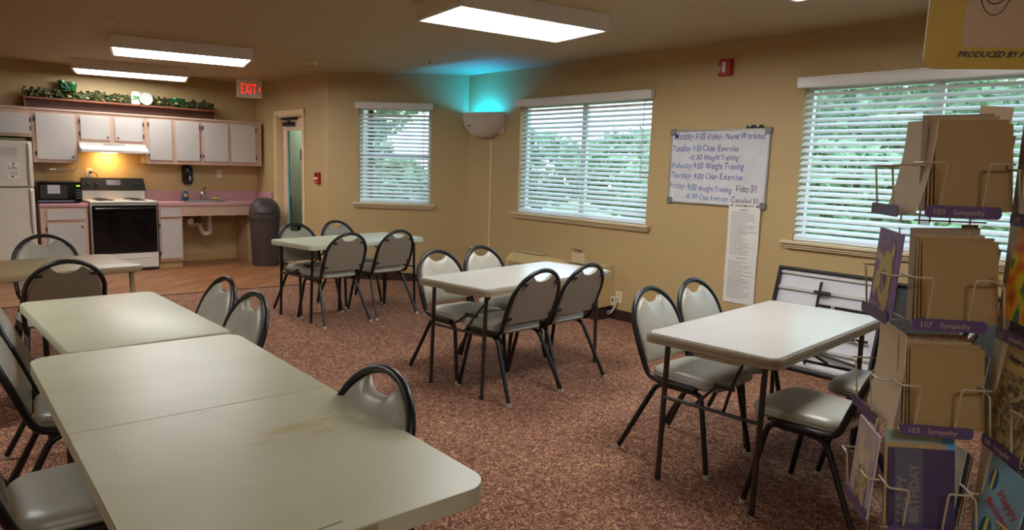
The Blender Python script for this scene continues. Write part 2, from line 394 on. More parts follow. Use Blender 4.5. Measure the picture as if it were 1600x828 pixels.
def blind(M, x0, x1, z0, z1, label, seed=0):
    t = thing('window_blind', label, 'blind', group='white slatted window blinds', M=M)
    bm = bmesh.new(); box(bm, x0 - .03, x1 + .03, z1 - .035, z1 + .045, .012, .072, .004); box(bm, x0 - .03, x1 + .03, z1 + .03, z1 + .045, .06, .08, .003)
    finish('valance', bm, WHITE, t)
    n = int((z1 - z0 - .06) / .0485); rnd = random.Random(seed)
    bm = bmesh.new(); W = .053; tilt = math.radians(-34)
    prof = [(-W / 2, 0), (-W / 4, .0022), (0, .003), (W / 4, .0022), (W / 2, 0)]
    rows = []
    for th in (0.0012, -.0012):
        for (a, b) in (prof if th > 0 else prof[::-1]):
            zz = a; yy = b + th; rows.append((zz * math.cos(tilt) - yy * math.sin(tilt), zz * math.sin(tilt) + yy * math.cos(tilt)))
    A = [bm.verts.new((x0 + .008, y, z)) for z, y in rows]; B = [bm.verts.new((x1 - .008, y, z)) for z, y in rows]
    for k in range(len(rows)): bm.faces.new((A[k], A[(k + 1) % len(rows)], B[(k + 1) % len(rows)], B[k]))
    bm.faces.new(A[::-1]); bm.faces.new(B)
    first = finish('slat', bm, SLAT, t); first.location = (0, z0 + .045, -.03)
    for i in range(1, n):
        o = first.copy(); C.objects.link(o); o.parent = t; o.location = (0, z0 + .045 + i * .0485, -.03); o.rotation_euler = (rnd.uniform(-.05, .05), 0, rnd.uniform(-.0012, .0012))
    bx('bottom_rail', SLAT, x0 + .008, x1 - .008, z0 + .006, z0 + .024, -.055, -.005, t, .004)
    xs = [x0 + .12, x1 - .12] + ([(x0 + x1) / 2] if x1 - x0 > 1.2 else [])
    for x in xs:
        bm = bmesh.new(); tube(bm, [(x, z0 + .02, -.003), (x, z1, -.003)], .0012, 5); tube(bm, [(x, z0 + .02, -.057), (x, z1, -.057)], .0012, 5)
        finish('ladder_cord', bm, SLAT, t)
    bm = bmesh.new(); tube(bm, [(x1 - .09, z1 - .02, .006), (x1 - .088, z0 + .45, .012)], .004, 6); finish('tilt_wand', bm, mat('clear_wand', rgb(200, 205, 205), .2), t)
    return t
MC = frame((DX, AY, 0), (r2, -r2, 0)); MR = frame((RX, BY, 0), (0, -1, 0))
window('window_1', MC, *W1); window('window_2', MR, BY - 6.12, BY - 4.24, .99, 2.23); window('window_3', MR, BY - 2.75, BY - .87, .99, 2.23)
blind(MC, *W1, 'narrow white slatted blind on the window beside the fire alarm pull', 1)
blind(MR, BY - 6.12, BY - 4.24, .99, 2.23, 'wide white slatted blind between the fly light and the whiteboard', 2)
blind(MR, BY - 2.75, BY - .87, .99, 2.23, 'wide white slatted blind partly hidden behind the card rack', 3)

# ------------------------------------------------------------------ outside
lawn = bx('lawn', ramp_mat('grass_ground', [(.35, rgb(110, 150, 90)), (.65, rgb(176, 200, 140))], 3, .9, 5), -30, 60, -30, 60, -.35, -.25); struct(lawn)
BRICK = mat('pale_brick_render', rgb(206, 178, 166), .8, var=.1, scale=8)
def house(x, y, w_, d_, h_, rz, label):
    t = thing('house', label, 'building', (x, y, -.25), rz)
    bx('wall', BRICK, -w_ / 2, w_ / 2, -d_ / 2, d_ / 2, 0, h_, t)
    bm = bmesh.new(); a = [bm.verts.new(p) for p in ((-w_ / 2 - .4, -d_ / 2 - .4, h_), (w_ / 2 + .4, -d_ / 2 - .4, h_), (w_ / 2 + .4, d_ / 2 + .4, h_), (-w_ / 2 - .4, d_ / 2 + .4, h_), (-w_ / 2 + .5, 0, h_ + 1.6), (w_ / 2 - .5, 0, h_ + 1.6))]
    for q in ((0, 1, 5, 4), (2, 3, 4, 5), (1, 2, 5), (3, 0, 4), (0, 3, 2, 1)): bm.faces.new([a[i] for i in q])
    finish('roof', bm, mat('grey_roof_shingle', rgb(120, 116, 112), .8), t)
    for i in range(3):
        xx = -w_ / 2 + w_ * (i + .5) / 3; wn = bx('window', WHITE, xx - .6, xx + .6, -d_ / 2 - .05, -d_ / 2 + .02, 1, 2.2, t); bx('pane', mat('dark_pane', rgb(70, 84, 92), .1), xx - .52, xx + .52, -d_ / 2 - .06, -d_ / 2 - .04, 1.08, 2.12, wn)
house(24, 7, 9, 5, 3.0, math.radians(-90), 'pale house across the lawn seen through the blinds')
LEAF = ramp_mat('tree_foliage', [(.3, rgb(84, 124, 84)), (.7, rgb(176, 206, 150))], 6, .8)
BARK = mat('tree_bark', rgb(96, 84, 72), .9, var=.2)
def tree(x, y, h_, r_, label, seed, kind='tree', group='trees beyond the windows'):
    rnd = random.Random(seed); t = thing(kind, label, kind, (x, y, -.27), 0, group)
    bm = bmesh.new(); tube(bm, [(0, 0, 0), (.05, .03, h_ * .3), (-.05, .05, h_ * .6)], .14, 8, rad=[.17, .13, .07])
    for k in range(5):
        a = k * 1.26; tube(bm, [(0, 0, h_ * .4), (math.cos(a) * r_ * .5, math.sin(a) * r_ * .5, h_ * .65)], .05, 6, rad=[.06, .02])
    finish('trunk', bm, BARK, t)
    vs, fs = [], []
    for k in range(1500):
        u = Vector((rnd.gauss(0, 1), rnd.gauss(0, 1), rnd.gauss(0, 1))).normalized() * r_ * rnd.uniform(.45, 1) ** .6
        c = Vector((u.x, u.y, h_ * .68 + u.z * .75)); s = rnd.uniform(.10, .2); a = Vector((rnd.gauss(0, 1), rnd.gauss(0, 1), rnd.gauss(0, 1))).normalized(); b = a.orthogonal().normalized()
        i = len(vs); vs += [c - a * s, c + b * s * .6, c + a * s, c - b * s * .6]; fs.append((i, i + 1, i + 2, i + 3))
    me = bpy.data.meshes.new('foliage'); me.from_pydata([tuple(v) for v in vs], [], fs); me.materials.append(LEAF)
    o = bpy.data.objects.new('foliage', me); C.objects.link(o); o.parent = t; o['kind'] = 'stuff'
for i, (x, y, h_, r_, l) in enumerate([(13.8, 5.4, 5.0, 1.7, 'leafy tree seen through the left part of the middle blind'), (16.2, 9.2, 5.2, 1.8, 'leafy tree seen through the right part of the middle blind, far off'), (18, 4.6, 5.2, 1.9, 'leafy tree seen through the blind behind the card rack'), (8.2, 14.5, 5.4, 1.7, 'tall leafy tree seen through the narrow blind')]): tree(x, y, h_, r_, l, i)

for i, (x, y, h_, r_) in enumerate([(9.6, 2.2, 1.7, 1.0), (10.2, 4.6, 2.1, 1.2), (10.6, 7.4, 2.0, 1.2), (12.5, 10.2, 2.6, 1.3), (12.6, 13.4, 2.6, 1.4), (7.6, 12.6, 1.8, 1.0), (8.6, 16.5, 2.6, 1.5)]):
    tree(x, y, h_, r_, 'leafy bush on the lawn seen dimly through the window blinds', 20 + i, 'bush', 'bushes beyond the windows')
# ------------------------------------------------------------------ door, closer, alarm, exit
def door():
    root = bpy.data.objects.new('door_1', None); C.objects.link(root); root.matrix_world = frame((DX, KY, 0), (0, -1, 0)); struct(root)
    a, b, z = KY - 9.97, KY - 9.11, 2.13; c = .07
    bm = bmesh.new(); box(bm, a - c, a, 0, z + c, 0, .018, .003); box(bm, b, b + c, 0, z + c, 0, .018, .003); box(bm, a - c, b + c, z, z + c, 0, .019, .003)
    box(bm, a, a + .02, 0, z, -.14, 0); box(bm, b - .02, b, 0, z, -.14, 0); box(bm, a, b, z - .02, z, -.14, 0)
    finish('door_casing', bm, mat('cream_door_paint', rgb(222, 196, 154), .45), root)
    DP = mat('pale_door_leaf', rgb(226, 198, 168), .4); l = bmesh.new(); y0, y1 = -.125, -.085; A, B = a + .02, b - .02; g0, g1 = A + .14, B - .12
    box(l, A, g0, .01, z - .02, y0, y1); box(l, g1, B, .01, z - .02, y0, y1); box(l, g0, g1, .01, .3, y0, y1); box(l, g0, g1, z - .2, z - .02, y0, y1)
    leaf = finish('door_leaf', l, DP, root)
    bx('glass', glass_mat('door_glass', (.86, .96, .97, 1), mixf=.93), g0, g1, .3, z - .2, -.107, -.103, leaf)
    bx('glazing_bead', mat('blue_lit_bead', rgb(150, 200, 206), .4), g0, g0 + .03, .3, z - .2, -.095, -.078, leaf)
    m = bmesh.new(); box(m, A + .1, A + .42, z - .14, z - .085, -.085, -.03, .006); tube(m, [(A + .3, z - .11, -.03), (A + .42, z - .07, .0), (A + .12, z - .05, -.02)], .009, 6); box(m, A + .06, A + .5, z - .05, z - .03, -.085, -.03)
    finish('door_closer', m, BLK, root)
door()
tag(bx('hall_sign', mat('navy_sign_plastic', rgb(36, 48, 84), .4), -.055, .055, -.09, .09, 0, .008, None, .002, frame((5.058, 11.06, 1.61), (0, -1, 0))), 'navy sign on the hall wall seen through the door glass', 'sign')
def bench():
    t = thing('hall_bench', 'dark slatted bench in the hall behind the door glass', 'bench', (4.73, 11.25, 0))
    for k in range(3): bx('back_slat', mat('dark_blue_paint', rgb(40, 54, 76), .5), -.3, .3, .17, .19, .62 + k * .11, .68 + k * .11, t)
    for k in range(4): bx('seat_slat', MATS['dark_blue_paint'], -.3, .3, -.2 + k * .09, -.13 + k * .09, .42, .44, t)
    for s in (-1, 1):
        bx('leg', BLK, s * .27 - .02, s * .27 + .02, -.2, -.16, 0, .42, t); bx('leg', BLK, s * .27 - .02, s * .27 + .02, .15, .19, 0, .88, t)
bench()
def pull():
    t = thing('fire_alarm_pull', 'small red fire alarm pull station beside the door', 'fire alarm', M=frame((DX, 8.63, 1.29), (0, -1, 0)))
    bx('housing', RED, -.06, .06, -.075, .075, 0, .04, t, .006); bx('pull_bar', WHITE, -.045, .045, -.02, .005, .04, .055, t, .004); bx('window_plate', mat('dark_red', rgb(90, 12, 14), .3), -.03, .03, .025, .06, .04, .043, t)
    text('lettering', 'FIRE', .028, WHITE, t, Matrix.Translation((0, -.06, .0405)), align='CENTER')
pull()
def exit_sign():
    M = frame((3.79, 9.96, 2.48), Vector((.93, -.20, 0)))
    t = thing('exit_sign', 'white exit sign with red letters hanging from the ceiling', 'exit sign', M=M)
    bx('sign_box', mat('white_sign_housing', rgb(236, 228, 222), .4), -.165, .165, -.125, .115, -.03, .03, t, .006)
    bx('canopy', WHITE, -.12, .12, .115, .145, -.025, .025, t, .004)
    text('exit_lettering', 'EXIT', .19, REDG, t, Matrix.Translation((-.015, -.070, .0305)) @ Matrix.Diagonal((.45, 1.02, 1, 1)), bold=.001, align='CENTER', depth=.001, space=1.22)
    bm = bmesh.new(); tube(bm, [(.125, .03, .032), (.142, .0, .032), (.125, -.03, .032)], .005, 5); finish('arrow', bm, REDG, t)
exit_sign()
def smoke():
    t = thing('smoke_detector', 'round cream smoke detector on the ceiling near the exit sign', 'smoke detector', (3.634, 7.657, H))
    bm = bmesh.new(); lathe(bm, [(.06, 0), (.06, -.012), (.056, -.03), (.045, -.042), (.02, -.046)], 24); finish('housing', bm, CREAM, t, smooth=True)
    bm = bmesh.new(); lathe(bm, [(.02, -.045), (.018, -.058), (.006, -.06)], 12); finish('sensor', bm, GREY, t, smooth=True)
smoke()
for (x, y, l) in ((4.441, 6.49, 'tiny dark ceiling hook near the cyan glow'), (1.461, 6.927, 'small ceiling sprinkler left of the long light fixture')):
    bm = bmesh.new(); lathe(bm, [(.03 if y > 6.6 else .006, 0), (.02 if y > 6.6 else .005, -.01), (.006, -.02), (.004, -.035)], 12)
    tag(finish('ceiling_sprinkler' if y > 6.6 else 'ceiling_hook', bm, CREAM if y > 6.6 else BLK, None, Matrix.Translation((x, y, H)), True), l, 'sprinkler' if y > 6.6 else 'hook')
def strobe():
    t = thing('fire_strobe', 'red fire alarm strobe high above the whiteboard', 'fire alarm', M=frame((RX, 3.46, 2.415), (0, -1, 0)))
    bx('housing', RED, -.06, .06, -.07, .07, 0, .045, t, .006); bx('strobe_lens', mat('clear_strobe', rgb(220, 214, 206), .2), -.018, .018, -.045, .045, .045, .062, t, .008)
    text('lettering', 'FIRE', .03, WHITE, t, Matrix.Translation((-.035, -.04, .0455)) @ Matrix.Rotation(PI / 2, 4, 'Z'))
strobe()

# ------------------------------------------------------------------ ceiling lights
DIFF = mat('lit_acrylic_diffuser', (1, 1, .98, 1), emit=LAMP)
DIFFK = mat('dimmed_lit_acrylic_diffuser', (1, 1, .98, 1), emit=LAMP * .58)  # kitchen light turned down so nearby cabinets and plates don't blow out
def ceiling_light(x, y, rz, label, l=1.24, w_=.64, dm=None):
    t = thing('ceiling_light', label, 'light', (x, y, H), rz, 'fluorescent ceiling lights'); d = .115
    bm = bmesh.new(); out = [(-l / 2, -w_ / 2), (l / 2, -w_ / 2), (l / 2, w_ / 2), (-l / 2, w_ / 2)]; i_ = .022
    inn = [(-l / 2 + i_, -w_ / 2 + i_), (l / 2 - i_, -w_ / 2 + i_), (l / 2 - i_, w_ / 2 - i_), (-l / 2 + i_, w_ / 2 - i_)]
    a = [bm.verts.new((p[0], p[1], 0)) for p in out]; b = [bm.verts.new((p[0], p[1], -d)) for p in out]; c = [bm.verts.new((p[0], p[1], -d)) for p in inn]; e = [bm.verts.new((p[0], p[1], -d + .02)) for p in inn]
    for k in range(4):
        m = (k + 1) % 4; bm.faces.new((a[k], a[m], b[m], b[k])); bm.faces.new((b[k], b[m], c[m], c[k])); bm.faces.new((c[k], c[m], e[m], e[k]))
    bm.faces.new(a[::-1])
    finish('housing', bm, mat('white_light_housing', rgb(232, 226, 216), .45), t)
    bx('diffuser', dm or DIFF, -l / 2 + i_ + .001, l / 2 - i_ - .001, -w_ / 2 + i_ + .001, w_ / 2 - i_ - .001, -d + .006, -d + .014, t)
ceiling_light(3.415, 3.935, math.radians(-8), 'boxy ceiling light nearest the camera, over the middle of the room')
ceiling_light(2.285, 7.79, math.radians(-13.5), 'boxy ceiling light over the tables before the kitchen', 1.28, .66)
ceiling_light(2.34, 10.06, math.radians(-13.5), 'boxy ceiling light closest to the kitchen cabinets', 1.28, .66, DIFFK)
ceiling_light(3.37, 1.87, math.radians(-6), 'ceiling light of which one corner shows at the top edge above the wide window', 1.24, .64)
ceiling_light(-.6, 4.4, 0, 'ceiling light over the left side, outside the frame'); ceiling_light(-.5, -1.1, 0, 'added unseen light behind the viewpoint, brightening the card rack')  # the one behind the viewpoint is added to brighten the card rack

# ------------------------------------------------------------------ fly light on the corner
def fly_light():
    M = frame((RX, 6.72, 1.80), (0, -1, 0)); t = thing('wall_light', 'white half-bowl wall light glowing cyan in the corner', 'wall light', M=M)
    bm = bmesh.new(); n = 20; prof = [(.355, .17, .345), (.35, .168, .32), (.325, .16, .24), (.28, .14, .16), (.20, .11, .09), (.10, .06, .055)]
    rings = []
    for hw, d, z in prof:
        rings.append([bm.verts.new((hw * math.cos(PI * k / n) * (1 if True else 1), z, .02 + d * 1.25 * math.sin(PI * k / n) ** .6)) for k in range(n + 1)])
    for A, B in zip(rings, rings[1:]):
        for k in range(n): bm.faces.new((A[k], A[k + 1], B[k + 1], B[k]))
    bm.faces.new(rings[-1]);
    inner = []
    for hw, d, z in [(.345, .16, .345), (.29, .13, .2), (.15, .07, .11)]:
        inner.append([bm.verts.new((hw * math.cos(PI * k / n), z, .022 + d * 1.2 * math.sin(PI * k / n) ** .6)) for k in range(n + 1)])
    for k in range(n): bm.faces.new((rings[0][k], inner[0][k], inner[0][k + 1], rings[0][k + 1]))
    for A, B in zip(inner, inner[1:]):
        for k in range(n): bm.faces.new((A[k], A[k + 1], B[k + 1], B[k]))
    bm.faces.new(inner[-1])
    finish('shell', bm, mat('white_shell_plastic', rgb(206, 192, 178), .35), t, smooth=True)
    bx('back_plate', MATS['white_shell_plastic'], -.33, .33, .10, .34, 0, .02, t, .004)
    bx('hatch_line', MATS['white_shell_plastic'], -.02, .10, .10, .14, .15, .16, t, .003)
    bm = bmesh.new(); lathe(bm, [(.026, 0), (.026, .004)], 18, mi=0); finish('badge', bm, mat('blue_badge', rgb(60, 84, 130), .3), t, Matrix.Translation((-.10, .19, .20)) @ Matrix.Diagonal((1.1, .5, 1, 1)))
    bm = bmesh.new(); tube(bm, [(-.15, .24, .09), (.15, .24, .09)], .012, 10); finish('lamp_tube', bm, mat('cyan_lamp', (.0, .37, 1, 1), emit=300), t)
fly_light()
cb = bmesh.new(); box(cb, -.011, .011, .46, 1.83, 0, .013, .002); tag(finish('cable_cover', cb, mat('cream_cable_cover', rgb(232, 206, 158), .5), None, frame((RX, 6.62, 0), (0, -1, 0))), 'thin cream cable cover running down below the wall light', 'cable')
def outlet(M, label, plug=None):
    t = thing('wall_outlet', label, 'outlet', M=M, group=None)
    bx('cover_plate', mat('ivory_plate', rgb(226, 214, 192), .4), -.037, .037, -.058, .058, 0, .006, t, .003)
    for s in (-1, 1): bx('socket', mat('ivory_socket', rgb(206, 194, 170), .4), -.017, .017, s * .024 - .014, s * .024 + .014, .006, .008, t, .001)
    if plug: plug(t)
    return t
def p_adapter(t):
    bx('adapter', mat('ivory_adapter', rgb(206, 194, 160), .4), -.075, -.01, -.09, .0, .008, .05, t, .006)
    bx('adapter_face', INKK, -.05, -.03, -.045, -.02, .05, .052, t)
    bm = bmesh.new(); tube(bm, rounded([(-.03, -.09, .03), (-.03, -.14, .04), (-.08, -.185, .05), (-.2, -.185, .05), (-.36, -.16, .04)], .05, 5), .006, 6); finish('cord', bm, WHITE, t, smooth=True)
    bm = bmesh.new(); tube(bm, rounded([(.0, -.02, .015), (-.02, -.13, .05), (-.12, -.17, .06), (-.14, -.14, .05)], .04, 5), .005, 6); finish('cord', bm, WHITE, t, smooth=True)
outlet(frame((RX, 4.52, .235), (0, -1, 0)), 'white wall outlet with plugged adapter and white cords beside the heater', p_adapter)
def p_small(t):
    bx('plug', mat('dark_plug', rgb(70, 52, 42), .4), -.03, .0, .008, .03, .008, .03, t, .004)
    bm = bmesh.new(); tube(bm, rounded([(-.01, .015, .03), (.02, -.02, .03), (.0, -.1, .02)], .03), .003, 5); finish('cord', bm, WHITE, t)
outlet(frame((RX, 6.955, .44), (0, -1, 0)), 'ivory wall outlet low in the corner beneath the wall light', p_small)
def p_black(t):
    bx('plug', BLK, .0, .03, -.01, .02, .008, .03, t, .004); bm = bmesh.new(); tube(bm, rounded([(.02, .01, .03), (.07, .0, .03), (.10, -.07, .02)], .03), .004, 5); finish('cord', bm, BLK, t)
outlet(frame((1.93, KY, 1.262), (1, 0, 0)), 'outlet with a black plug above the microwave end of the stove', p_black)
outlet(frame((3.615, KY, 1.275), (1, 0, 0)), 'double white switch and outlet plate right of the soap dispenser')

# ------------------------------------------------------------------ whiteboard, paper
def whiteboard():
    Y0, Y1, z0, z1 = 3.985, 3.0, 1.232, 1.895; Wd, Hh = Y0 - Y1, z1 - z0
    t = thing('whiteboard', 'whiteboard with blue handwritten weekly exercise times', 'whiteboard', M=frame((RX, Y0, z0), (0, -1, 0)))
    bx('writing_surface', mat('white_gloss_board', rgb(214, 214, 218), .16), .008, Wd - .008, .008, Hh - .008, .001, .012, t)
    bm = bmesh.new(); f = .014
    for q in ((0, Wd, 0, f), (0, Wd, Hh - f, Hh), (0, f, f, Hh - f), (Wd - f, Wd, f, Hh - f)): box(bm, *q, .0, .02, .002)
    finish('frame', bm, mat('aluminium_frame', rgb(190, 190, 188), .3, .6), t)
    for (x, y) in ((.02, .02), (Wd - .02, .02), (.02, Hh - .02), (Wd - .02, Hh - .02)):
        bm = bmesh.new(); layers(bm, rrect(.058, .058, .02), [(0, -.001), (0, .022), (.004, .025)]); finish('corner_cap', bm, GREY, t, Matrix.Translation((x, y, 0)))
    z = .0125; s = .062
    L = [('Monday-', .035, .575, .22, INKB, .075), ('9.00', .262, .572, .105, INKT, .075), ('Video / Name Workout', .385, .575, .56, INKB, .062),
         ('Tuesday-', .025, .468, .205, INKB, .068), ('9.00', .24, .47, .095, INKT, .066), ('Chair Exercise', .345, .473, .36, INKB, .058),
         ('-11.30', .205, .393, .14, INKT, .058), ('Weight Training', .36, .397, .35, INKB, .056),
         ('Wednesday-', .02, .318, .235, INKT, .062), ('9.00', .262, .316, .1, INKB, .066), ('Weight Training', .385, .318, .38, INKB, .062),
         ('Thursday-', .02, .228, .235, INKT, .066), ('9.00', .27, .222, .105, INKB, .06), ('Chair Exercise', .39, .228, .37, INKB, .058),
         ('Friday-', .02, .130, .175, INKT, .07), ('9.00', .205, .120, .105, INKT, .066), ('Weight Training', .325, .118, .34, INKB, .056), ('Video 3/1', .70, .126, .2, INKK, .07),
         ('-11.30', .185, .045, .14, INKT, .054), ('Chair Exercise', .34, .040, .29, INKT, .05), ('Cancelled 3/1', .665, .028, .26, mat('olive_marker_ink', rgb(60, 64, 40), .5), .06)]
    for i, (tx, x, y, wd, m, sz) in enumerate(L): handwriting('marker_writing', tx, sz, m, t, x, y, z, wd, .0, i)
    bm = bmesh.new(); layers(bm, rrect(.036, .036, .012), [(0, 0), (0, .01), (.004, .013)]); finish('magnet', bm, WHITE, t, Matrix.Translation((.065, .07, z)))
    m = thing('marker_set', 'black markers lying on the top right edge of the whiteboard', 'marker', M=frame((RX, 3.17, 1.897), (0, -1, 0)))
    bm = bmesh.new(); box(bm, -.05, .1, 0, .012, .002, .03, .002); finish('holder', bm, BLK, m)
    for k in range(2):
        bm = bmesh.new(); tube(bm, [(-.045 + k * .075, .018, .016), (.02 + k * .075, .018, .016)], .008, 8); mk = finish('marker', bm, BLK, m, smooth=True)
        bm = bmesh.new(); tube(bm, [(-.03 + k * .075, .018, .016), (-.012 + k * .075, .018, .016)], .0083, 8); finish('band', bm, WHITE, mk)
whiteboard()
def notice():
    t = thing('paper_notice', 'two taped sheets of small print hanging below the whiteboard', 'paper', M=frame((RX, 3.33, .395), (0, -1, 0)))
    bm = bmesh.new(); N = 12
    for (a, b, dx) in ((.43, .87, .0), (0, .435, -.004)):
        rows = [[bm.verts.new((x + dx, a + (b - a) * k / N, .0235 + .0015 * math.sin(k) - .018 * (1 - (a + (b - a) * k / N) / .87))) for x in (0, .297)] for k in range(N + 1)]
        for A, B in zip(rows, rows[1:]): bm.faces.new((A[0], A[1], B[1], B[0]))
    sh = finish('sheets', bm, PAPER, t)
    sd = sh.modifiers.new('thickness', 'SOLIDIFY'); sd.thickness = .0008
    rnd = random.Random(4)
    bm = bmesh.new(); y = .80
    def zat(y): return .026 - .018 * (1 - y / .87)
    box(bm, .06, .24, .845, .855, zat(.85), zat(.85) + .0004); box(bm, .11, .19, .81, .818, zat(.81), zat(.81) + .0004)
    for k in range(46):
        y = .79 - k * .0165
        if 22 < k < 26:
            if k == 24: box(bm, .1, .2, y, y + .006, zat(y), zat(y) + .0006)
            continue
        x = .03
        end = .03 + rnd.uniform(.11, .22)
        while x < end:
            l = rnd.uniform(.012, .035); box(bm, x, x + l, y, y + .005, zat(y), zat(y) + .0006); x += l + .005
    p = finish('printed_lines', bm, INKG, t); p['kind'] = 'stuff'
    for x, c in ((.03, (60, 90, 40)), (.16, (120, 110, 30)), (.27, (30, 50, 130))):
        bm = bmesh.new(); lathe(bm, [(.009, 0), (.008, .006), (.002, .008)], 12); finish('push_pin', bm, mat('pin_%d' % c[0], rgb(*c), .3), t, Matrix.Translation((x, .85, zat(.85))))
notice()

# ------------------------------------------------------------------ chairs
def lean(z): return -.135 - max(0, z - .47) * .40
def make_chair():
    t = thing('stacking_chair', '', 'chair')
    # backrest hoop running down and forward under the seat
    hw = .205; pts = [(hw, .16, .425), (hw, -.06, .425), (hw, -.12, .44), (hw + .004, -.145, .49), (hw + .01, lean(.56), .56), (hw + .008, lean(.65), .65)]
    zc = .655; arc = [((hw + .008) * math.cos(a), lean(zc + .205 * math.sin(a)), zc + .205 * math.sin(a)) for a in [PI * k / 16 for k in range(1, 16)]]
    left = [(-x, y, z) for x, y, z in pts[::-1]]
    bm = bmesh.new(); tube(bm, rounded(pts, .04, 3)[:-1] + arc + rounded(left, .04, 3)[1:], .0148, 10); tube(bm, [(hw, .16, .425), (-hw, .16, .425)], .009, 8)
    finish('back_frame', bm, BLK, t, smooth=True)
    for s in (-1, 1):
        bm = bmesh.new(); tube(bm, rounded([(s * .19, .05, .405), (s * .19, .185, .405), (s * .225, .262, .02)], .045, 6), .0138, 10); l = finish('leg', bm, BLK, t, smooth=True)
        g = bmesh.new(); lathe(g, [(.013, 0), (.014, .018), (.0135, .022)], 12, (s * .226, .264, 0)); finish('glide', g, GLIDE, l, smooth=True)
        bm = bmesh.new(); tube(bm, rounded([(s * .19, .05, .405), (s * .19, -.07, .405), (s * .245, -.258, .02)], .05, 6), .0138, 10); l = finish('leg', bm, BLK, t, smooth=True)
        g = bmesh.new(); lathe(g, [(.013, 0), (.014, .018), (.0135, .022)], 12, (s * .247, -.262, 0)); finish('glide', g, GLIDE, l, smooth=True)
    # seat pad
    out = []
    R = rrect(.43, .40, .075, 7)
    for x, y in R:
        k = 1 - .10 * max(0, -(y - .2) / .4)
        out.append((x * k, y + .075 + (.012 * (1 - (x / .215) ** 2) if y > .15 else 0)))
    bm = bmesh.new(); rings = []
    for k, z in ((.92, .428), (.985, .436), (1.012, .447), (1.0, .456), (.99, .458), (1.004, .461), (.985, .474), (.93, .485), (.80, .492), (.6, .496), (.3, .498)):
        rings.append([bm.verts.new((x * k, .075 + (y - .075) * k, z)) for x, y in out])
    for A, B in zip(rings, rings[1:]):
        for k in range(len(A)): bm.faces.new((A[k], A[(k + 1) % len(A)], B[(k + 1) % len(A)], B[k]))
    bm.faces.new(rings[0][::-1]); bm.faces.new(rings[-1])
    finish('seat', bm, VINYL, t, smooth=True)
    # backrest pad: arch with a hand notch in the top
    P = []
    wb = .192; z0 = .50
    for k in range(5): P.append((-wb + 2 * wb * k / 4 * 1.0, z0))
    P += [(wb + .003, .55), (wb + .004, .60), (wb + .002, .65)]
    cz = .655; ra = wb
    for k in range(1, 9):
        a = math.radians(k * 8.0); P.append((ra * math.cos(a), cz + ra * .98 * math.sin(a)))
    top = [(x, cz + .166 - (.034 * math.sqrt(max(0, 1 - (x / .074) ** 2)))) for x in [.072 - .0144 * k for k in range(11)]]
    P += top
    for k in range(8, 0, -1):
        a = math.radians(k * 8.0); P.append((-ra * math.cos(a), cz + ra * .98 * math.sin(a)))
    P += [(-wb - .002, .65), (-wb - .004, .60), (-wb - .003, .55)]
    bm = bmesh.new(); mx = (0, .63)
    def ring(s, d):
        return [bm.verts.new((mx[0] + (x - mx[0]) * s, lean(mx[1] + (z - mx[1]) * s) + d, mx[1] + (z - mx[1]) * s)) for x, z in P]
    rs = [ring(.97, -.014), ring(1.0, -.008), ring(1.0, .006), ring(.98, .014), ring(.9, .021), ring(.7, .026), ring(.4, .028)]
    for j, (A, B) in enumerate(zip(rs, rs[1:])):
        for k in range(len(P)):
            f = bm.faces.new((A[k], A[(k + 1) % len(P)], B[(k + 1) % len(P)], B[k])); f.material_index = 1 if j == 0 else 0
    f = bm.faces.new(rs[0][::-1]); f.material_index = 1; bm.faces.new(rs[-1])
    bmesh.ops.triangulate(bm, faces=[f for f in bm.faces if len(f.verts) > 4])
    finish('backrest', bm, [VINYL, VBACK], t, smooth=True)
    for s in (-1, 1):
        for z, x in ((.545, .203), (.775, .158)):
            bm = bmesh.new(); box(bm, x - .034, x + .004, -.004, .004, -.009, .009, .002, M=None); finish('bracket', bm, BLK, t, Matrix.Translation((0 if s > 0 else 0, lean(z) - .019, z)) @ Matrix.Diagonal((s, 1, 1, 1)) @ Matrix.Rotation(0, 4, 'Y'))
    return t
def copy_tree(o, parent=None):
    c = o.copy(); C.objects.link(c)
    if parent: c.parent = parent
    for ch in list(o.children): copy_tree(ch, c)
    return c
proto = make_chair()
G = 'grey padded round-back stacking chairs'
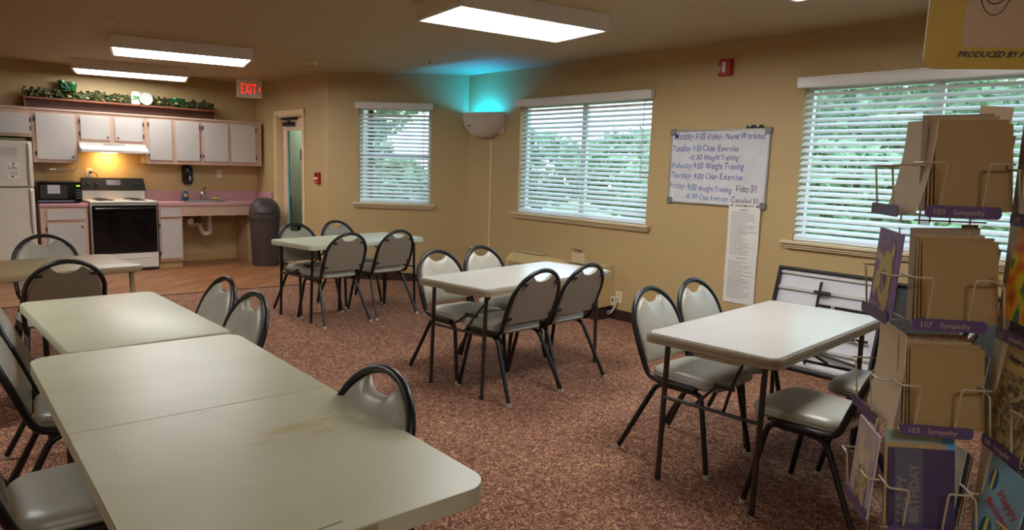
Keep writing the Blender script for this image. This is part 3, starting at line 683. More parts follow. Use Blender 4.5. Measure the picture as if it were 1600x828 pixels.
# x, y, heading of the front (0 = +Y, pi = -Y), label
CH = [
 (3.14, 2.09, PI + .06, 'left chair of the two facing us at the table nearest the whiteboard'),
 (3.62, 2.14, PI + .03, 'chair under the whiteboard paper, behind the table nearest the card rack'),
 (3.075, 1.30, .0, 'chair facing away at the near corner of the right table, blue sheen on seat'),
 (3.68, 1.24, .05, 'chair partly hidden by the card rack beside the folded tables, blue sheen on seat'),
 (3.05, 4.03, PI + .05, 'chair facing us at the left end of the middle table'),
 (3.54, 4.10, PI + .08, 'chair facing us behind the middle table, in front of the corner outlet'),
 (3.06, 3.46, .04, 'chair seen from behind at the left end of the middle table'),
 (3.54, 3.50, .06, 'chair seen from behind nearest the heater at the middle table'),
 (3.06, 6.56, PI + .06, 'chair facing us at the far table, nearest the bin'),
 (3.62, 6.74, PI + .10, 'chair facing us behind the far table, beneath the narrow window'),
 (3.06, 6.03, .08, 'left of the two chairs seen from behind at the far table'),
 (3.63, 6.10, .10, 'right of the two chairs seen from behind at the far table'),
 (1.02, 3.80, PI / 2 + .03, 'farther of the two side-by-side chairs right of the left plastic tables'),
 (.98, 3.28, PI / 2 + .03, 'nearer of the two side-by-side chairs right of the left plastic tables'),
 (.83, 1.83, PI / 2 + .05, 'single chair tucked into the right side of the nearest stained table'),
 (.315, 2.41, -PI / 2 + .0, 'nearest left chair whose big seat shows at the bottom left corner'),
 (.485, 3.31, -PI / 2 - .12, 'chair on the left edge with its side frame and hoop crossing the carpet'),
 (.55, 3.80, -PI / 2 - .10, 'left chair whose seat alone shows, tucked behind the plastic table corner'),
 (.84, 6.20, PI + .03, 'chair facing us behind the tan table, in front of the refrigerator'),
 (.73, 5.17, .02, 'chair seen from behind at the tan table, before the plastic table end')]
for i, (x, y, a, l) in enumerate(CH):
    o = proto if i == 0 else copy_tree(proto)
    o.location = (x, y, 0); o.rotation_euler = (0, 0, a); o['label'] = l; o['group'] = G

# ------------------------------------------------------------------ tables
def table_legs(t, l, w_, ztop, material, r=.0135, inset=.07, brace=True, sides=(-1, 1), sp=None):
    sp = sp or (w_ / 2 - .09)
    for s in sides:
        x = s * (l / 2 - inset)
        for q in (-1, 1):
            bm = bmesh.new(); tube(bm, [(x + s * -.02, q * sp, ztop), (x, q * sp, 0.012)], r, 10); lg = finish('leg', bm, material, t, smooth=True)
            bm = bmesh.new(); lathe(bm, [(r + .001, 0), (r + .002, .02), (r, .03)], 12, (x, q * sp, 0)); finish('leg_cap', bm, INKK, lg, smooth=True)
        bm = bmesh.new(); tube(bm, [(x - s * .008, -sp, .42), (x - s * .008, sp, .42)], .009, 8); finish('crossbar', bm, material, t, smooth=True)
        if brace:
            bm = bmesh.new(); tube(bm, rounded([(x - s * .01, -.07, .43), (x - s * .14, -.035, .50), (x - s * .42, 0, ztop - .01)], .02), .008, 8); tube(bm, [(x - s * .01, .07, .43), (x - s * .14, .035, .50)], .008, 8); box(bm, x - s * .14 - .012, x - s * .14 + .012, -.05, .05, .49, .51)
            finish('folding_brace', bm, material, t)
def laminate_table(x, y, rz, l, w_, label, seed=0):
    t = thing('folding_table', label, 'table', (x, y, 0), rz, 'laminate and plastic folding tables'); z = .74
    bm = bmesh.new(); layers(bm, rrect(l, w_, .05, 7), [(.012, z - .05), (0, z - .046), (0, z - .03), (.004, z - .028), (.004, z - .026), (0, z - .024), (0, z - .008), (.004, z - .003)])
    finish('edge_band', bm, LEDGE, t, smooth=True)
    bm = bmesh.new(); layers(bm, rrect(l - .012, w_ - .012, .045, 7), [(0, z - .0032), (.001, z - .0018)]); finish('edge_groove', bm, LEDGED, t)
    bm = bmesh.new(); layers(bm, rrect(l - .034, w_ - .034, .040, 7), [(0, z - .0018), (.001, z), (.003, z + .0002)]); finish('tabletop', bm, LAMIN, t)
    for s in (-1, 1):     # metal apron below the edge at the legs
        bm = bmesh.new(); a = s * (l / 2 - .015); b = s * (l / 2 - .05)
        v = [bm.verts.new(p) for p in ((a, -w_ * .28, z - .05), (a, w_ * .12, z - .05), (a, w_ * .08, z - .068), (a, -w_ * .23, z - .068))]; v2 = [bm.verts.new((b, q.co.y, q.co.z)) for q in v]
        bm.faces.new(v); bm.faces.new(v2[::-1])
        for k in range(4): bm.faces.new((v[k], v[(k + 1) % 4], v2[(k + 1) % 4], v2[k]))
        finish('apron', bm, LEDGE, t)
    table_legs(t, l, w_, z - .05, BRN)
    return t
laminate_table(3.385, 1.765, math.radians(4.2), 1.40, .67, 'grey laminate folding table nearest the whiteboard and card rack')
laminate_table(3.385, 3.735, math.radians(7.6), 1.43, .67, 'grey laminate folding table in the middle, in front of the heater')
def plastic_table(x, y, rz, l, w_, label, material, fold=False, z=.74, marks=None, legs=True, r=.06, edge=.044):
    t = thing('folding_table', label, 'table', (x, y, 0), rz, 'laminate and plastic folding tables')
    parts = [(-l / 2, l / 2)] if not fold else [(-l / 2, -.0012), (.0012, l / 2)]
    for (a, b) in parts:
        bm = bmesh.new(); out = []
        c = (a + b) / 2
        if fold:
            R = rrect(b - a, w_, r, 7)
            for px, py in R:
                inner = (px > 0) if b < l / 2 - .01 else (px < 0)
                if inner:
                    xx = (b - a) / 2 if b < l / 2 - .01 else -(b - a) / 2
                    py = math.copysign(w_ / 2, py) if abs(py) > w_ / 2 - r - 1e-6 else py
                    px = xx if abs(px) > (b - a) / 2 - r - 1e-6 else px
                if not out or math.hypot(out[-1][0] - px - c, out[-1][1] - py) > 1e-5: out.append((px + c, py))
            if math.hypot(out[-1][0] - out[0][0], out[-1][1] - out[0][1]) < 1e-5: out.pop()
        else: out = [(px + c, py) for px, py in rrect(b - a, w_, r, 8)]
        if fold:
            layers(bm, out, [(.0, z - edge), (0, z - .012), (.0, z - .0015), (.0, z)])
        else:
            layers(bm, out, [(.012, z - edge), (.001, z - edge + .004), (0, z - .012), (.004, z - .003), (.012, z)])
        ob = finish('tabletop', bm, material, t, smooth=not fold)
        if fold:
            bv = ob.modifiers.new('soft_edge', 'BEVEL'); bv.width = .004; bv.segments = 2; bv.limit_method = 'ANGLE'; bv.angle_limit = .9
    return t
STAIN = None
def stained_plastic():
    m = bpy.data.materials.new('stained_cream_plastic'); m.use_nodes = True; t = m.node_tree; b = t.nodes['Principled BSDF']; b.inputs['Roughness'].default_value = .33
    co = t.nodes.new('ShaderNodeTexCoord'); base = rgb(188, 186, 160); cur = None
    n = t.nodes.new('ShaderNodeTexNoise'); n.inputs['Scale'].default_value = 3; r = t.nodes.new('ShaderNodeValToRGB'); r.color_ramp.elements[0].position = .3; r.color_ramp.elements[1].position = .7
    r.color_ramp.elements[0].color = rgb(182, 179, 150); r.color_ramp.elements[1].color = rgb(194, 191, 166)
    t.links.new(co.outputs['Object'], n.inputs['Vector']); t.links.new(n.outputs['Fac'], r.inputs[0]); cur = r.outputs[0]
    nz = t.nodes.new('ShaderNodeTexNoise'); nz.inputs['Scale'].default_value = 18; t.links.new(co.outputs['Object'], nz.inputs['Vector'])
    spots = [(-.30, -.13, .085, .03, (178, 160, 100), .85), (-.355, -.03, .04, .02, (178, 164, 116), .5), (-.37, -.175, .03, .012, (180, 158, 104), .6)]
    rnd = random.Random(5)
    for k in range(14): spots.append((rnd.uniform(-.42, -.2), rnd.uniform(-.34, -.2), rnd.uniform(.004, .012), rnd.uniform(.003, .007), (184, 136, 92), .75))
    for k in range(7): spots.append((rnd.uniform(-.4, .6), rnd.uniform(-.2, .33), rnd.uniform(.003, .004), rnd.uniform(.002, .004), (70, 66, 56), .8))
    for k in range(6): spots.append((rnd.uniform(-.1, .7), rnd.uniform(-.1, .32), rnd.uniform(.02, .05), rnd.uniform(.004, .009), (172, 160, 128), .5))
    for (x, y, ax, ay, c, s) in spots:
        mp = t.nodes.new('ShaderNodeMapping'); mp.vector_type = 'POINT'; mp.inputs['Location'].default_value = (-x / ay, -y / ax, 0); mp.inputs['Scale'].default_value = (1 / ay, 1 / ax, 0)
        ln = t.nodes.new('ShaderNodeVectorMath'); ln.operation = 'LENGTH'; ad = t.nodes.new('ShaderNodeMath'); ad.operation = 'ADD'; mr = t.nodes.new('ShaderNodeMapRange')
        mr.inputs[1].default_value = 1.9; mr.inputs[2].default_value = .8; mr.inputs[3].default_value = 0; mr.inputs[4].default_value = s
        mx = t.nodes.new('ShaderNodeMix'); mx.data_type = 'RGBA'; mx.inputs[7].default_value = rgb(*c)
        t.links.new(co.outputs['Object'], mp.inputs[0]); t.links.new(mp.outputs[0], ln.inputs[0]); t.links.new(ln.outputs['Value'], ad.inputs[0]); t.links.new(nz.outputs['Fac'], ad.inputs[1])
        t.links.new(ad.outputs[0], mr.inputs[0]); t.links.new(mr.outputs[0], mx.inputs[0]); t.links.new(cur, mx.inputs[6]); cur = mx.outputs[2]
    t.links.new(cur, b.inputs['Base Color']); return m
near = plastic_table(.685, 2.15, PI / 2 - math.radians(1.1), 1.83, .76, 'cream plastic fold-in-half table nearest the camera with yellow stains', stained_plastic(), True, r=.075, edge=.045)
table_legs(near, 1.83, .76, .695, BRN, inset=.22, sides=(1, -1))
# moulded notch and hinge mark at the near end
bx('end_notch', mat('notch_shade', rgb(150, 138, 102), .5), -.917, -.9135, -.06, .03, .700, .735, near)
bm = bmesh.new(); tube(bm, rounded([(-.90, .13, .7403), (-.875, .08, .7403), (-.87, .0, .7403)], .04), .0014, 5); finish('mould_line', bm, mat('mould_line_grey', rgb(120, 114, 92), .6), near)
mt = plastic_table(.755, 3.69, PI / 2 + math.radians(1.4), 1.21, .635, 'cream plastic table pushed against the end of the stained table', PLAST, False, r=.05)
table_legs(mt, 1.21, .635, .70, BLK, inset=.12)
ft = plastic_table(3.445, 6.40, math.radians(9.5), 1.43, .68, 'pale green grey plastic table beneath the narrow window', PLASTG, False, r=.05, edge=.05)
table_legs(ft, 1.43, .68, .70, BLK, inset=.06)
lt = plastic_table(.60, 5.66, math.radians(8), 1.26, .76, 'tan table in front of the refrigerator, cut by the left edge', TANTOP, False, r=.05)
table_legs(lt, 1.26, .76, .70, TANLEG, r=.017, inset=.05, brace=False, sp=.33)
bm = bmesh.new()
for k in range(5):
    a = k * 1.9; tube(bm, [(.54 + .0 * k, .33, .66), (.56 + .03 * math.cos(a), .33 + .03 * math.sin(a), .60 - .015 * k)], .0035, 5)
finish('leg_spring', bm, TANLEG, lt)

# folded tables leaning on the right wall
def folded_table(Y, X0, X1, wid, ln, label, back=False):
    ang = math.atan2(X1 - X0, .76)
    x = Vector((0, -1, 0)); y = Vector((math.sin(ang), 0, math.cos(ang))); z = x.cross(y)
    M = Matrix(((x.x, y.x, z.x, X0), (x.y, y.y, z.y, Y), (x.z, y.z, z.z, .005), (0, 0, 0, 1)))
    t = thing('folded_table', label, 'folded table', M=M, group='folded tables leaning on the wall')
    bm = bmesh.new(); layers(bm, [(p[0] + wid / 2, p[1] + ln / 2) for p in rrect(wid, ln, .02, 3)], [(0, 0), (0, .008)]); finish('underside_panel', bm, GREYP if not back else BLK, t)
    bm = bmesh.new(); f = .022
    for q in ((0, wid, 0, f), (0, wid, ln - f, ln), (0, f, f, ln - f), (wid - f, wid, f, ln - f)): box(bm, *q, 0, .045, .004)
    finish('edge_frame', bm, BLK, t)
    if back: return t
    AL = mat('aluminium_rail', rgb(186, 184, 180), .35, .5)
    for y_ in (ln - .045, ln - .17, .045, .19): bx('rail', AL, f, wid - f, y_ - .012, y_ + .012, .008, .028, t, .002)
    def bar(a, b, r=.011, h_=.045):
        bm = bmesh.new(); tube(bm, [(a[0], a[1], h_), (b[0], b[1], h_)], r, 8); return bm
    for a, b in (((.37, ln - .09), (.37, ln - .30)), ((.37, .38), (.37, .06)), ((.37, ln - .27), (wid - .05, ln - .27)), ((.33, .32), (wid - .06, .32)), ((.12, .2), (wid - .1, .13)), ((.37, ln - .3), (wid - .05, ln - .3))):
        finish('folded_leg', bar(a, b), BLK, t, smooth=True)
    bm = bar((.55, .5), (.72, .3), .005, .05); finish('folding_brace', bm, AL, t)
    bm = bar((.25, .25), (.5, .2), .013, .06); finish('folding_brace', bm, BLK, t)
    bm = bmesh.new(); box(bm, .33, .45, ln - .185, ln - .16, .03, .06, .003); finish('hinge', bm, BLK, t)
    bm = bmesh.new()
    for dx in (-.012, 0, .012): tube(bm, rounded([(.50, ln - .262, .058), (.50 + dx * .7, ln - .252, .066), (.50 + dx, ln - .29, .062)], .01), .003, 5)
    finish('tie_string', bm, WHITE, t)
    return t
folded_table(2.79, 5.20, 5.40, .85, .80, 'folded table with pale underside and black edge leaning below the window')
folded_table(1.90, 5.12, 5.36, .86, .80, 'black folded table mostly hidden behind the card rack', True)

# ------------------------------------------------------------------ heater under the window
def heater():
    t = thing('wall_heater', 'cream through-wall heater under the middle window', 'heater', M=frame((RX, 6.02, 0), (0, -1, 0))); L = 1.42; D = .25
    bm = bmesh.new(); prof = [(0, .13), (D - .02, .13), (D, .15), (D, .46), (D - .07, .535), (D - .1, .545), (0, .545)]
    a = [bm.verts.new((0, z, d)) for d, z in prof]; b = [bm.verts.new((L, z, d)) for d, z in prof]
    bm.faces.new(a); bm.faces.new(b[::-1])
    for k in range(len(prof)): bm.faces.new((a[k], a[(k + 1) % len(prof)], b[(k + 1) % len(prof)], b[k]))
    bmesh.ops.bevel(bm, geom=bm.edges[:], offset=.006, segments=2, affect='EDGES')
    finish('cabinet', bm, mat('cream_heater_enamel', rgb(198, 172, 122), .45), t)
    DK = mat('dark_vent', rgb(40, 32, 22), .6)
    vt = bmesh.new(); box(vt, .05, .46, .548, .552, .03, .13); v = finish('top_vent', vt, DK, t)
    for k in range(7): bx('vent_fin', CREAM, .05, .46, .552, .558, .035 + k * .014, .040 + k * .014, v)
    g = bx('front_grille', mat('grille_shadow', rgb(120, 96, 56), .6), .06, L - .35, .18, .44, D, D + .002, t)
    for k in range(11): bx('louver', CREAM, .06, L - .35, .185 + k * .023, .197 + k * .023, D + .002, D + .010, g)
    bx('base_plinth', DARKB, .02, L - .02, 0, .13, 0, D - .03, t)
    bx('control_lid', CREAM, L - .5, L - .02, .546, .552, .03, .2, t, .002)
heater()
def ctrl():
    t = thing('control_box', 'small cream box with raised lid standing on the heater', 'box', M=frame((RX - .16, 4.95, .552), (0, -1, 0)))
    bx('body', CREAM, -.09, .09, 0, .10, -.02, .02, t, .004); bx('lid', mat('brown_lid', rgb(120, 104, 76), .5), -.05, .06, 0, .006, 0, .08, t, .001, Matrix.Translation((-.02, .115, -.02)) @ Matrix.Rotation(-.25, 4, 'X'))
    bx('lid_hinge', CREAM, -.02, .01, .10, .118, -.015, -.005, t)
ctrl()

# ------------------------------------------------------------------ kitchen
FY, CY = KY - .31, KY - .63
WOODE = mat('pinkish_wood_edge', rgb(176, 132, 108), .5, var=.08, scale=12)
def cab_door(t, x0, x1, z0, z1, y, hinge=None, knob=None, name='door'):
    bm = bmesh.new(); box(bm, x0, x1, y - .018, y, z0, z1, .003); d = finish(name, bm, DOORW, t)
    bx('edge_strip', WOODE, x0 + .002, x1 - .002, y - .016, y, z0 - .012, z0, d, .001)
    if knob:
        bm = bmesh.new(); lathe(bm, [(.007, 0), (.007, .012), (.014, .018), (.013, .026), (.004, .028)], 12); finish('knob', bm, mat('brass_knob', rgb(120, 90, 64), .3, .7), d, Matrix.Translation((knob[0], y - .018, knob[1])) @ Matrix.Rotation(PI / 2, 4, 'X'), True)
    if hinge is not None:
        for z in (z0 + .07, z1 - .07): bx('hinge', mat('bronze_hinge', rgb(70, 54, 42), .4, .5), hinge - .006, hinge + .006, y - .022, y + .001, z - .024, z + .024, d)
    return d
def upper(x0, x1, z0, z1, label, doors):
    t = thing('upper_cabinet', label, 'cabinet', ((x0 + x1) / 2, KY, 0), 0, 'pink beige upper cabinets'); c = (x0 + x1) / 2
    bm = bmesh.new(); box(bm, x0 - c, x1 - c, -.31, -.001, z0, z1, .002); box(bm, x0 - c, x1 - c, -.325, -.31, z1 - .018, z1 + .004); box(bm, x0 - c, x1 - c, -.318, -.31, z0, z0 + .022)
    finish('carcass', bm, CAB, t)
    for (a, b, p, q, hx, kn) in doors: cab_door(t, a - c, b - c, p, q, -.312, None if hx is None else hx - c, None if kn is None else (kn[0] - c, kn[1]))
upper(.46, 1.285, 1.69, 2.045, 'short cabinet above the refrigerator', [(.50, .86, 1.725, 1.965, .49, None), (.90, 1.262, 1.725, 1.965, 1.272, None)])
upper(1.287, 1.765, 1.385, 2.045, 'tall cabinet with one wide door above the microwave', [(1.325, 1.735, 1.425, 1.985, 1.315, (1.705, 1.46))])
upper(1.767, 2.56, 1.655, 2.045, 'short two-door cabinet above the range hood', [(1.80, 2.13, 1.69, 1.985, 1.79, (2.10, 1.725)), (2.19, 2.52, 1.69, 1.985, 2.53, (2.22, 1.725))])
upper(2.562, 3.265, 1.405, 2.045, 'two-door cabinet above the counter beside the hood', [(2.60, 2.885, 1.455, 1.995, 2.59, None), (2.945, 3.245, 1.455, 1.995, 3.255, None)])
upper(3.267, 4.135, 1.405, 2.045, 'two-door cabinet at the right end by the door wall', [(3.305, 3.64, 1.455, 1.995, 3.295, None), (3.695, 4.04, 1.455, 1.995, 4.05, None)])
def hood():
    t = thing('range_hood', 'white range hood under the short cabinets', 'range hood', (2.163, KY, 0))
    bm = bmesh.new(); prof = [(-.001, 1.53), (-.49, 1.53), (-.49, 1.565), (-.34, 1.61), (-.34, 1.652), (-.001, 1.652)]
    a = [bm.verts.new((-.39, y, z)) for y, z in prof]; b = [bm.verts.new((.39, y, z)) for y, z in prof]
    bm.faces.new(a); bm.faces.new(b[::-1])
    for k in range(6): bm.faces.new((a[k], a[(k + 1) % 6], b[(k + 1) % 6], b[k]))
    bmesh.ops.bevel(bm, geom=bm.edges[:], offset=.003, segments=2, affect='EDGES'); finish('canopy', bm, WHITE, t)
    bx('vent_slots', mat('hood_slot_grey', rgb(168, 150, 140), .5), -.12, .14, -.3425, -.34, 1.628, 1.64, t)
    bx('hood_lamp', mat('warm_hood_bulb', (1, .62, .22, 1), emit=5), -.12, .06, -.24, -.14, 1.522, 1.53, t)
    la = bpy.data.lights.new('hood_light', 'AREA'); la.size = .12; la.energy = 3.2; la.color = (1, .58, .2); lo = bpy.data.objects.new('hood_light', la); C.objects.link(lo); lo.parent = t; lo.location = (-.02, -.14, 1.515); lo.rotation_euler = (math.radians(25), 0, 0)
hood()
def base(x0, x1, label, dr, dd):
    t = thing('base_cabinet', label, 'cabinet', ((x0 + x1) / 2, KY, 0), 0, 'base cabinets'); c = (x0 + x1) / 2
    bm = bmesh.new(); box(bm, x0 - c, x1 - c, -.62, -.001, .10, .848, .002); finish('carcass', bm, CAB, t); bx('toe_kick', TANB, x0 - c, x1 - c, -.57, -.05, 0, .10, t)
    cab_door(t, dr[0] - c, dr[1] - c, dr[2], dr[3], -.622, None, None, 'drawer'); cab_door(t, dd[0] - c, dd[1] - c, dd[2], dd[3], -.622, dd[4] - c, (dd[5] - c, dd[6]) if dd[5] else None)
base(1.28, 1.78, 'base cabinet under the microwave with one drawer and door', (1.345, 1.745, .69, .815), (1.345, 1.745, .135, .645, 1.335, 1.71, .60))
base(2.605, 2.90, 'narrow base cabinet between the stove and the sink opening', (2.62, 2.875, .70, .82), (2.62, 2.875, .14, .66, 2.61, None, 0))
def counters():
    t = thing('countertop', 'short mauve countertop under the microwave', 'countertop', (1.53, KY, 0)); bx('worktop', MAUVE, -.255, .255, -.645, -.001, .85, .888, t, .004); bx('backsplash', MAUVE, -.255, .255, -.02, -.001, .888, .99, t, .003)
    t = thing('countertop', 'long mauve countertop with backsplash around the sink', 'countertop', (3.39, KY, 0))
    bm = bmesh.new(); x0, x1 = -.79, .785; sx0, sx1, sy0, sy1 = -.36, .16, -.50, -.14
    box(bm, x0, sx0, -.645, -.001, .85, .888); box(bm, sx1, x1, -.645, -.001, .85, .888); box(bm, sx0, sx1, -.645, sy0, .85, .888); box(bm, sx0, sx1, sy1, -.001, .85, .888); finish('worktop', bm, MAUVE, t)
    bm = bmesh.new(); box(bm, x0, x1, -.02, -.001, .888, 1.03, .003); box(bm, x1 - .018, x1, -.60, -.02, .888, 1.03, .003); finish('backsplash', bm, MAUVE, t)
    ap = bx('apron', CAB, -.49, x1, -.62, -.60, .705, .85, t, .002)
    bx('side_panel', mat('tan_panel', rgb(196, 166, 132), .5), .46, x1, -.44, -.001, 0, .848, t); bx('panel_base', TANB, .452, .46, -.44, -.012, 0, .11, t)
    s = thing('kitchen_sink', 'stainless sink let into the mauve countertop', 'sink', (3.29, KY - .32, .888))
    bm = bmesh.new(); out = rrect(.60, .44, .05, 5); inn = rrect(.50, .34, .05, 5)
    A = [bm.verts.new((x, y, .001)) for x, y in out]; B = [bm.verts.new((x, y, .006)) for x, y in out]; Cc = [bm.verts.new((x, y, .006)) for x, y in inn]; D = [bm.verts.new((x * .94, y * .92, -.15)) for x, y in inn]; n = len(out)
    for k in range(n):
        m = (k + 1) % n; bm.faces.new((A[k], A[m], B[m], B[k])); bm.faces.new((B[k], B[m], Cc[m], Cc[k])); bm.faces.new((Cc[k], Cc[m], D[m], D[k]))
    bm.faces.new(D); finish('basin', bm, STEEL, s, smooth=True)
    bm = bmesh.new(); lathe(bm, [(.03, -.149), (.03, -.145), (.01, -.143)], 14); finish('drain', bm, CHROME, s)
    f = thing('faucet', 'chrome single-lever faucet behind the sink', 'faucet', (3.33, KY - .10, .889))
    bm = bmesh.new(); box(bm, -.09, .09, -.025, .025, 0, .012, .005); finish('base_plate', bm, CHROME, f)
    bm = bmesh.new(); lathe(bm, [(.026, .012), (.024, .08), (.022, .12), (.012, .135)], 14); finish('body', bm, CHROME, f, smooth=True)
    bm = bmesh.new(); tube(bm, rounded([(0, -.01, .07), (0, -.09, .13), (0, -.17, .115)], .04), .013, 8); finish('spout', bm, CHROME, f, smooth=True)
    bm = bmesh.new(); tube(bm, [(0, 0, .13), (.05, -.02, .20)], .009, 8); finish('lever', bm, CHROME, f, smooth=True)
counters()
def soap():
    t = thing('soap_bottle', 'blue dish soap bottle with orange label behind the sink', 'bottle', (3.075, KY - .17, .8945))
    bm = bmesh.new(); layers(bm, rrect(.085, .05, .022, 4), [(.004, 0), (0, .006), (0, .09), (.008, .12), (.022, .135)]); finish('body', bm, mat('teal_soap', rgb(20, 88, 116), .15), t, smooth=True)
    bm = bmesh.new(); lathe(bm, [(.011, .135), (.012, .158), (.006, .165)], 12); finish('cap', bm, mat('pale_cap', rgb(150, 170, 160), .4), t)
    bm = bmesh.new(); lathe(bm, [(.026, 0), (.026, .002)], 16); l = finish('label_print', bm, mat('orange_label', rgb(222, 140, 60), .5), t, Matrix.Translation((0, -.026, .075)) @ Matrix.Rotation(PI / 2, 4, 'X'))
    bm = bmesh.new(); lathe(bm, [(.013, .0022), (.013, .003)], 12); finish('label_centre', bm, mat('green_label', rgb(96, 150, 70), .5), l)
    t = thing('soap_dispenser', 'black wall soap dispenser above the sink', 'soap dispenser', M=frame((3.155, KY, 1.12), (1, 0, 0)))
    bm = bmesh.new(); layers(bm, [(p[0], p[1] + .135) for p in rrect(.14, .27, .055, 7)], [(0, 0), (0, .06), (.012, .09), (.03, .1)]); finish('housing', bm, mat('black_gloss_plastic', rgb(26, 22, 22), .18), t, smooth=True)
    bm = bmesh.new(); layers(bm, [(p[0] + .015, p[1] + .085) for p in rrect(.032, .07, .015, 5)], [(0, .098), (.003, .104)]); finish('level_window', bm, mat('pale_window', rgb(150, 158, 164), .2), t)
    bx('push_bar', BLK, -.05, .05, .0, .02, .03, .07, t, .005)
    t = thing('sponge', 'yellow sponge resting at the rim of the sink', 'sponge', (3.50, KY - .115, .8945)); bx('foam', mat('yellow_foam', rgb(226, 196, 84), .8, bump=.5), -.05, .05, -.03, .03, .012, .035, t, .004); bx('scourer', mat('green_scourer', rgb(50, 80, 56), .9), -.05, .05, -.03, .03, 0, .012, t, .002)
    t = thing('sink_stopper', 'small white sink stopper on the rim right of the faucet', 'stopper', (3.585, KY - .36, .8945)); bm = bmesh.new(); lathe(bm, [(.022, 0), (.02, .008), (.009, .012), (.009, .028), (.004, .032)], 14); finish('body', bm, CHROME, t, smooth=True)
soap()
def pipes():
    t = thing('drain_pipe', 'white drain trap hanging under the sink', 'pipe', (3.3, KY - .25, 0))
    PV = mat('white_pvc', rgb(198, 182, 160), .4)
    bm = bmesh.new(); tube(bm, rounded([(.06, -.05, .745), (.06, -.05, .42), (-.03, -.02, .42), (-.07, 0, .56)], .07, 8), .034, 12); finish('trap', bm, PV, t, smooth=True)
    bm = bmesh.new(); tube(bm, rounded([(-.07, 0, .56), (-.22, .05, .53), (-.27, .1, .6), (-.2, .245, .6)], .05, 6), .026, 10); finish('waste_arm', bm, PV, t, smooth=True)
    bm = bmesh.new(); lathe(bm, [(.045, 0), (.045, .06)], 16); finish('cleanout_cap', bm, PV, t, Matrix.Translation((-.22, -.06, .61)) @ Matrix.Rotation(PI / 2, 4, 'X'))
    for k in range(3):
        bm = bmesh.new(); tube(bm, rounded([(-.05 - .06 * k, .22, .5 + .05 * k), (-.02 - .05 * k, .05, .62), (-.1 + .02 * k, -.02, .74)], .08), .008, 6); finish('supply_hose', bm, BLK if k < 2 else STEEL, t, smooth=True)
pipes()
def stove():
    t = thing('stove', 'white electric range with black oven door and back panel', 'stove', (2.195, KY, 0)); w_ = .385
    bx('body', WHITE, -w_, w_, -.63, -.03, .03, .895, t, .004); bx('toe_recess', BLK, -w_ + .02, w_ - .02, -.58, -.05, 0, .03, t)
    bx('cooktop', WHITE, -w_ - .006, w_ + .006, -.66, -.03, .893, .918, t, .008)
    for (x, y, r) in ((-.19, -.48, .10), (.19, -.48, .085), (-.19, -.2, .085), (.19, -.2, .10)):
        bm = bmesh.new(); lathe(bm, [(r + .02, .918), (r + .018, .921), (r, .9215), (r * .9, .915)], 24, (x, y, 0)); b = finish('burner', bm, CHROME, t, smooth=True)
        bm = bmesh.new(); sp = [(x + rr * math.cos(a), y + rr * math.sin(a), .926) for k in range(60) for rr, a in [((.015 + (r - .02) * k / 59), k * .42)]]; tube(bm, sp, .005, 5); finish('coil', bm, INKK, b)
    bm = bmesh.new(); box(bm, -w_ + .012, w_ - .012, -.668, -.632, .245, .865, .008); d = finish('oven_door', bm, BLKGL, t)
    bm = bmesh.new(); tube(bm, [(-w_ + .04, -.71, .825), (w_ - .04, -.71, .825)], .014, 8)
    for s in (-1, 1): box(bm, s * (w_ - .05) - .012, s * (w_ - .05) + .012, -.71, -.665, .813, .838)
    finish('oven_handle', bm, BLKGL, d, smooth=True)
    bm = bmesh.new(); box(bm, -w_ + .005, w_ - .005, -.662, -.632, .045, .235, .006); q = finish('storage_drawer', bm, WHITE, t); bm = bmesh.new(); v = box(bm, -.24, .3, -.672, -.660, .17, .182, .003); finish('drawer_pull', bm, WHITE, q)
    bx('back_riser', WHITE, -w_ + .01, w_ - .01, -.10, -.02, .918, 1.035, t, .004)
    bm = bmesh.new(); a = [bm.verts.new(p) for p in ((-w_, -.115, 1.03), (w_, -.115, 1.03), (w_ - .015, -.075, 1.195), (-w_ + .015, -.075, 1.195), (-w_, -.02, 1.03), (w_, -.02, 1.03), (w_ - .015, -.02, 1.195), (-w_ + .015, -.02, 1.195))]
    for f in ((0, 1, 2, 3), (5, 4, 7, 6), (3, 2, 6, 7), (0, 4, 5, 1), (1, 5, 6, 2), (4, 0, 3, 7)): bm.faces.new([a[i] for i in f])
    cp = finish('control_panel', bm, mat('black_satin_panel', rgb(10, 10, 11), .6), t); R = Matrix.Rotation(math.radians(90 - 13.6), 4, 'X')
    def on(x, z): return Matrix.Translation((x, -.115 + (z - 1.03) * .2424 - .001, z)) @ R
    bm = bmesh.new(); box(bm, -.085, .085, -.035, .035, 0, .002); finish('clock_display', bm, mat('dark_red_display', rgb(52, 22, 26), .2), cp, on(-.0, 1.135))
    text('display_marks', 'CLOCK  TIMER', .016, mat('pale_print', rgb(190, 176, 160), .5), cp, on(-.05, 1.105) @ Matrix.Translation((0, 0, .0025)))
    for x in (-.30, -.205, .235, .30):
        bm = bmesh.new(); lathe(bm, [(.024, 0), (.022, .012), (.012, .014), (.011, .026)], 14); finish('control_knob', bm, BLK, cp, on(x, 1.12), True)
stove()
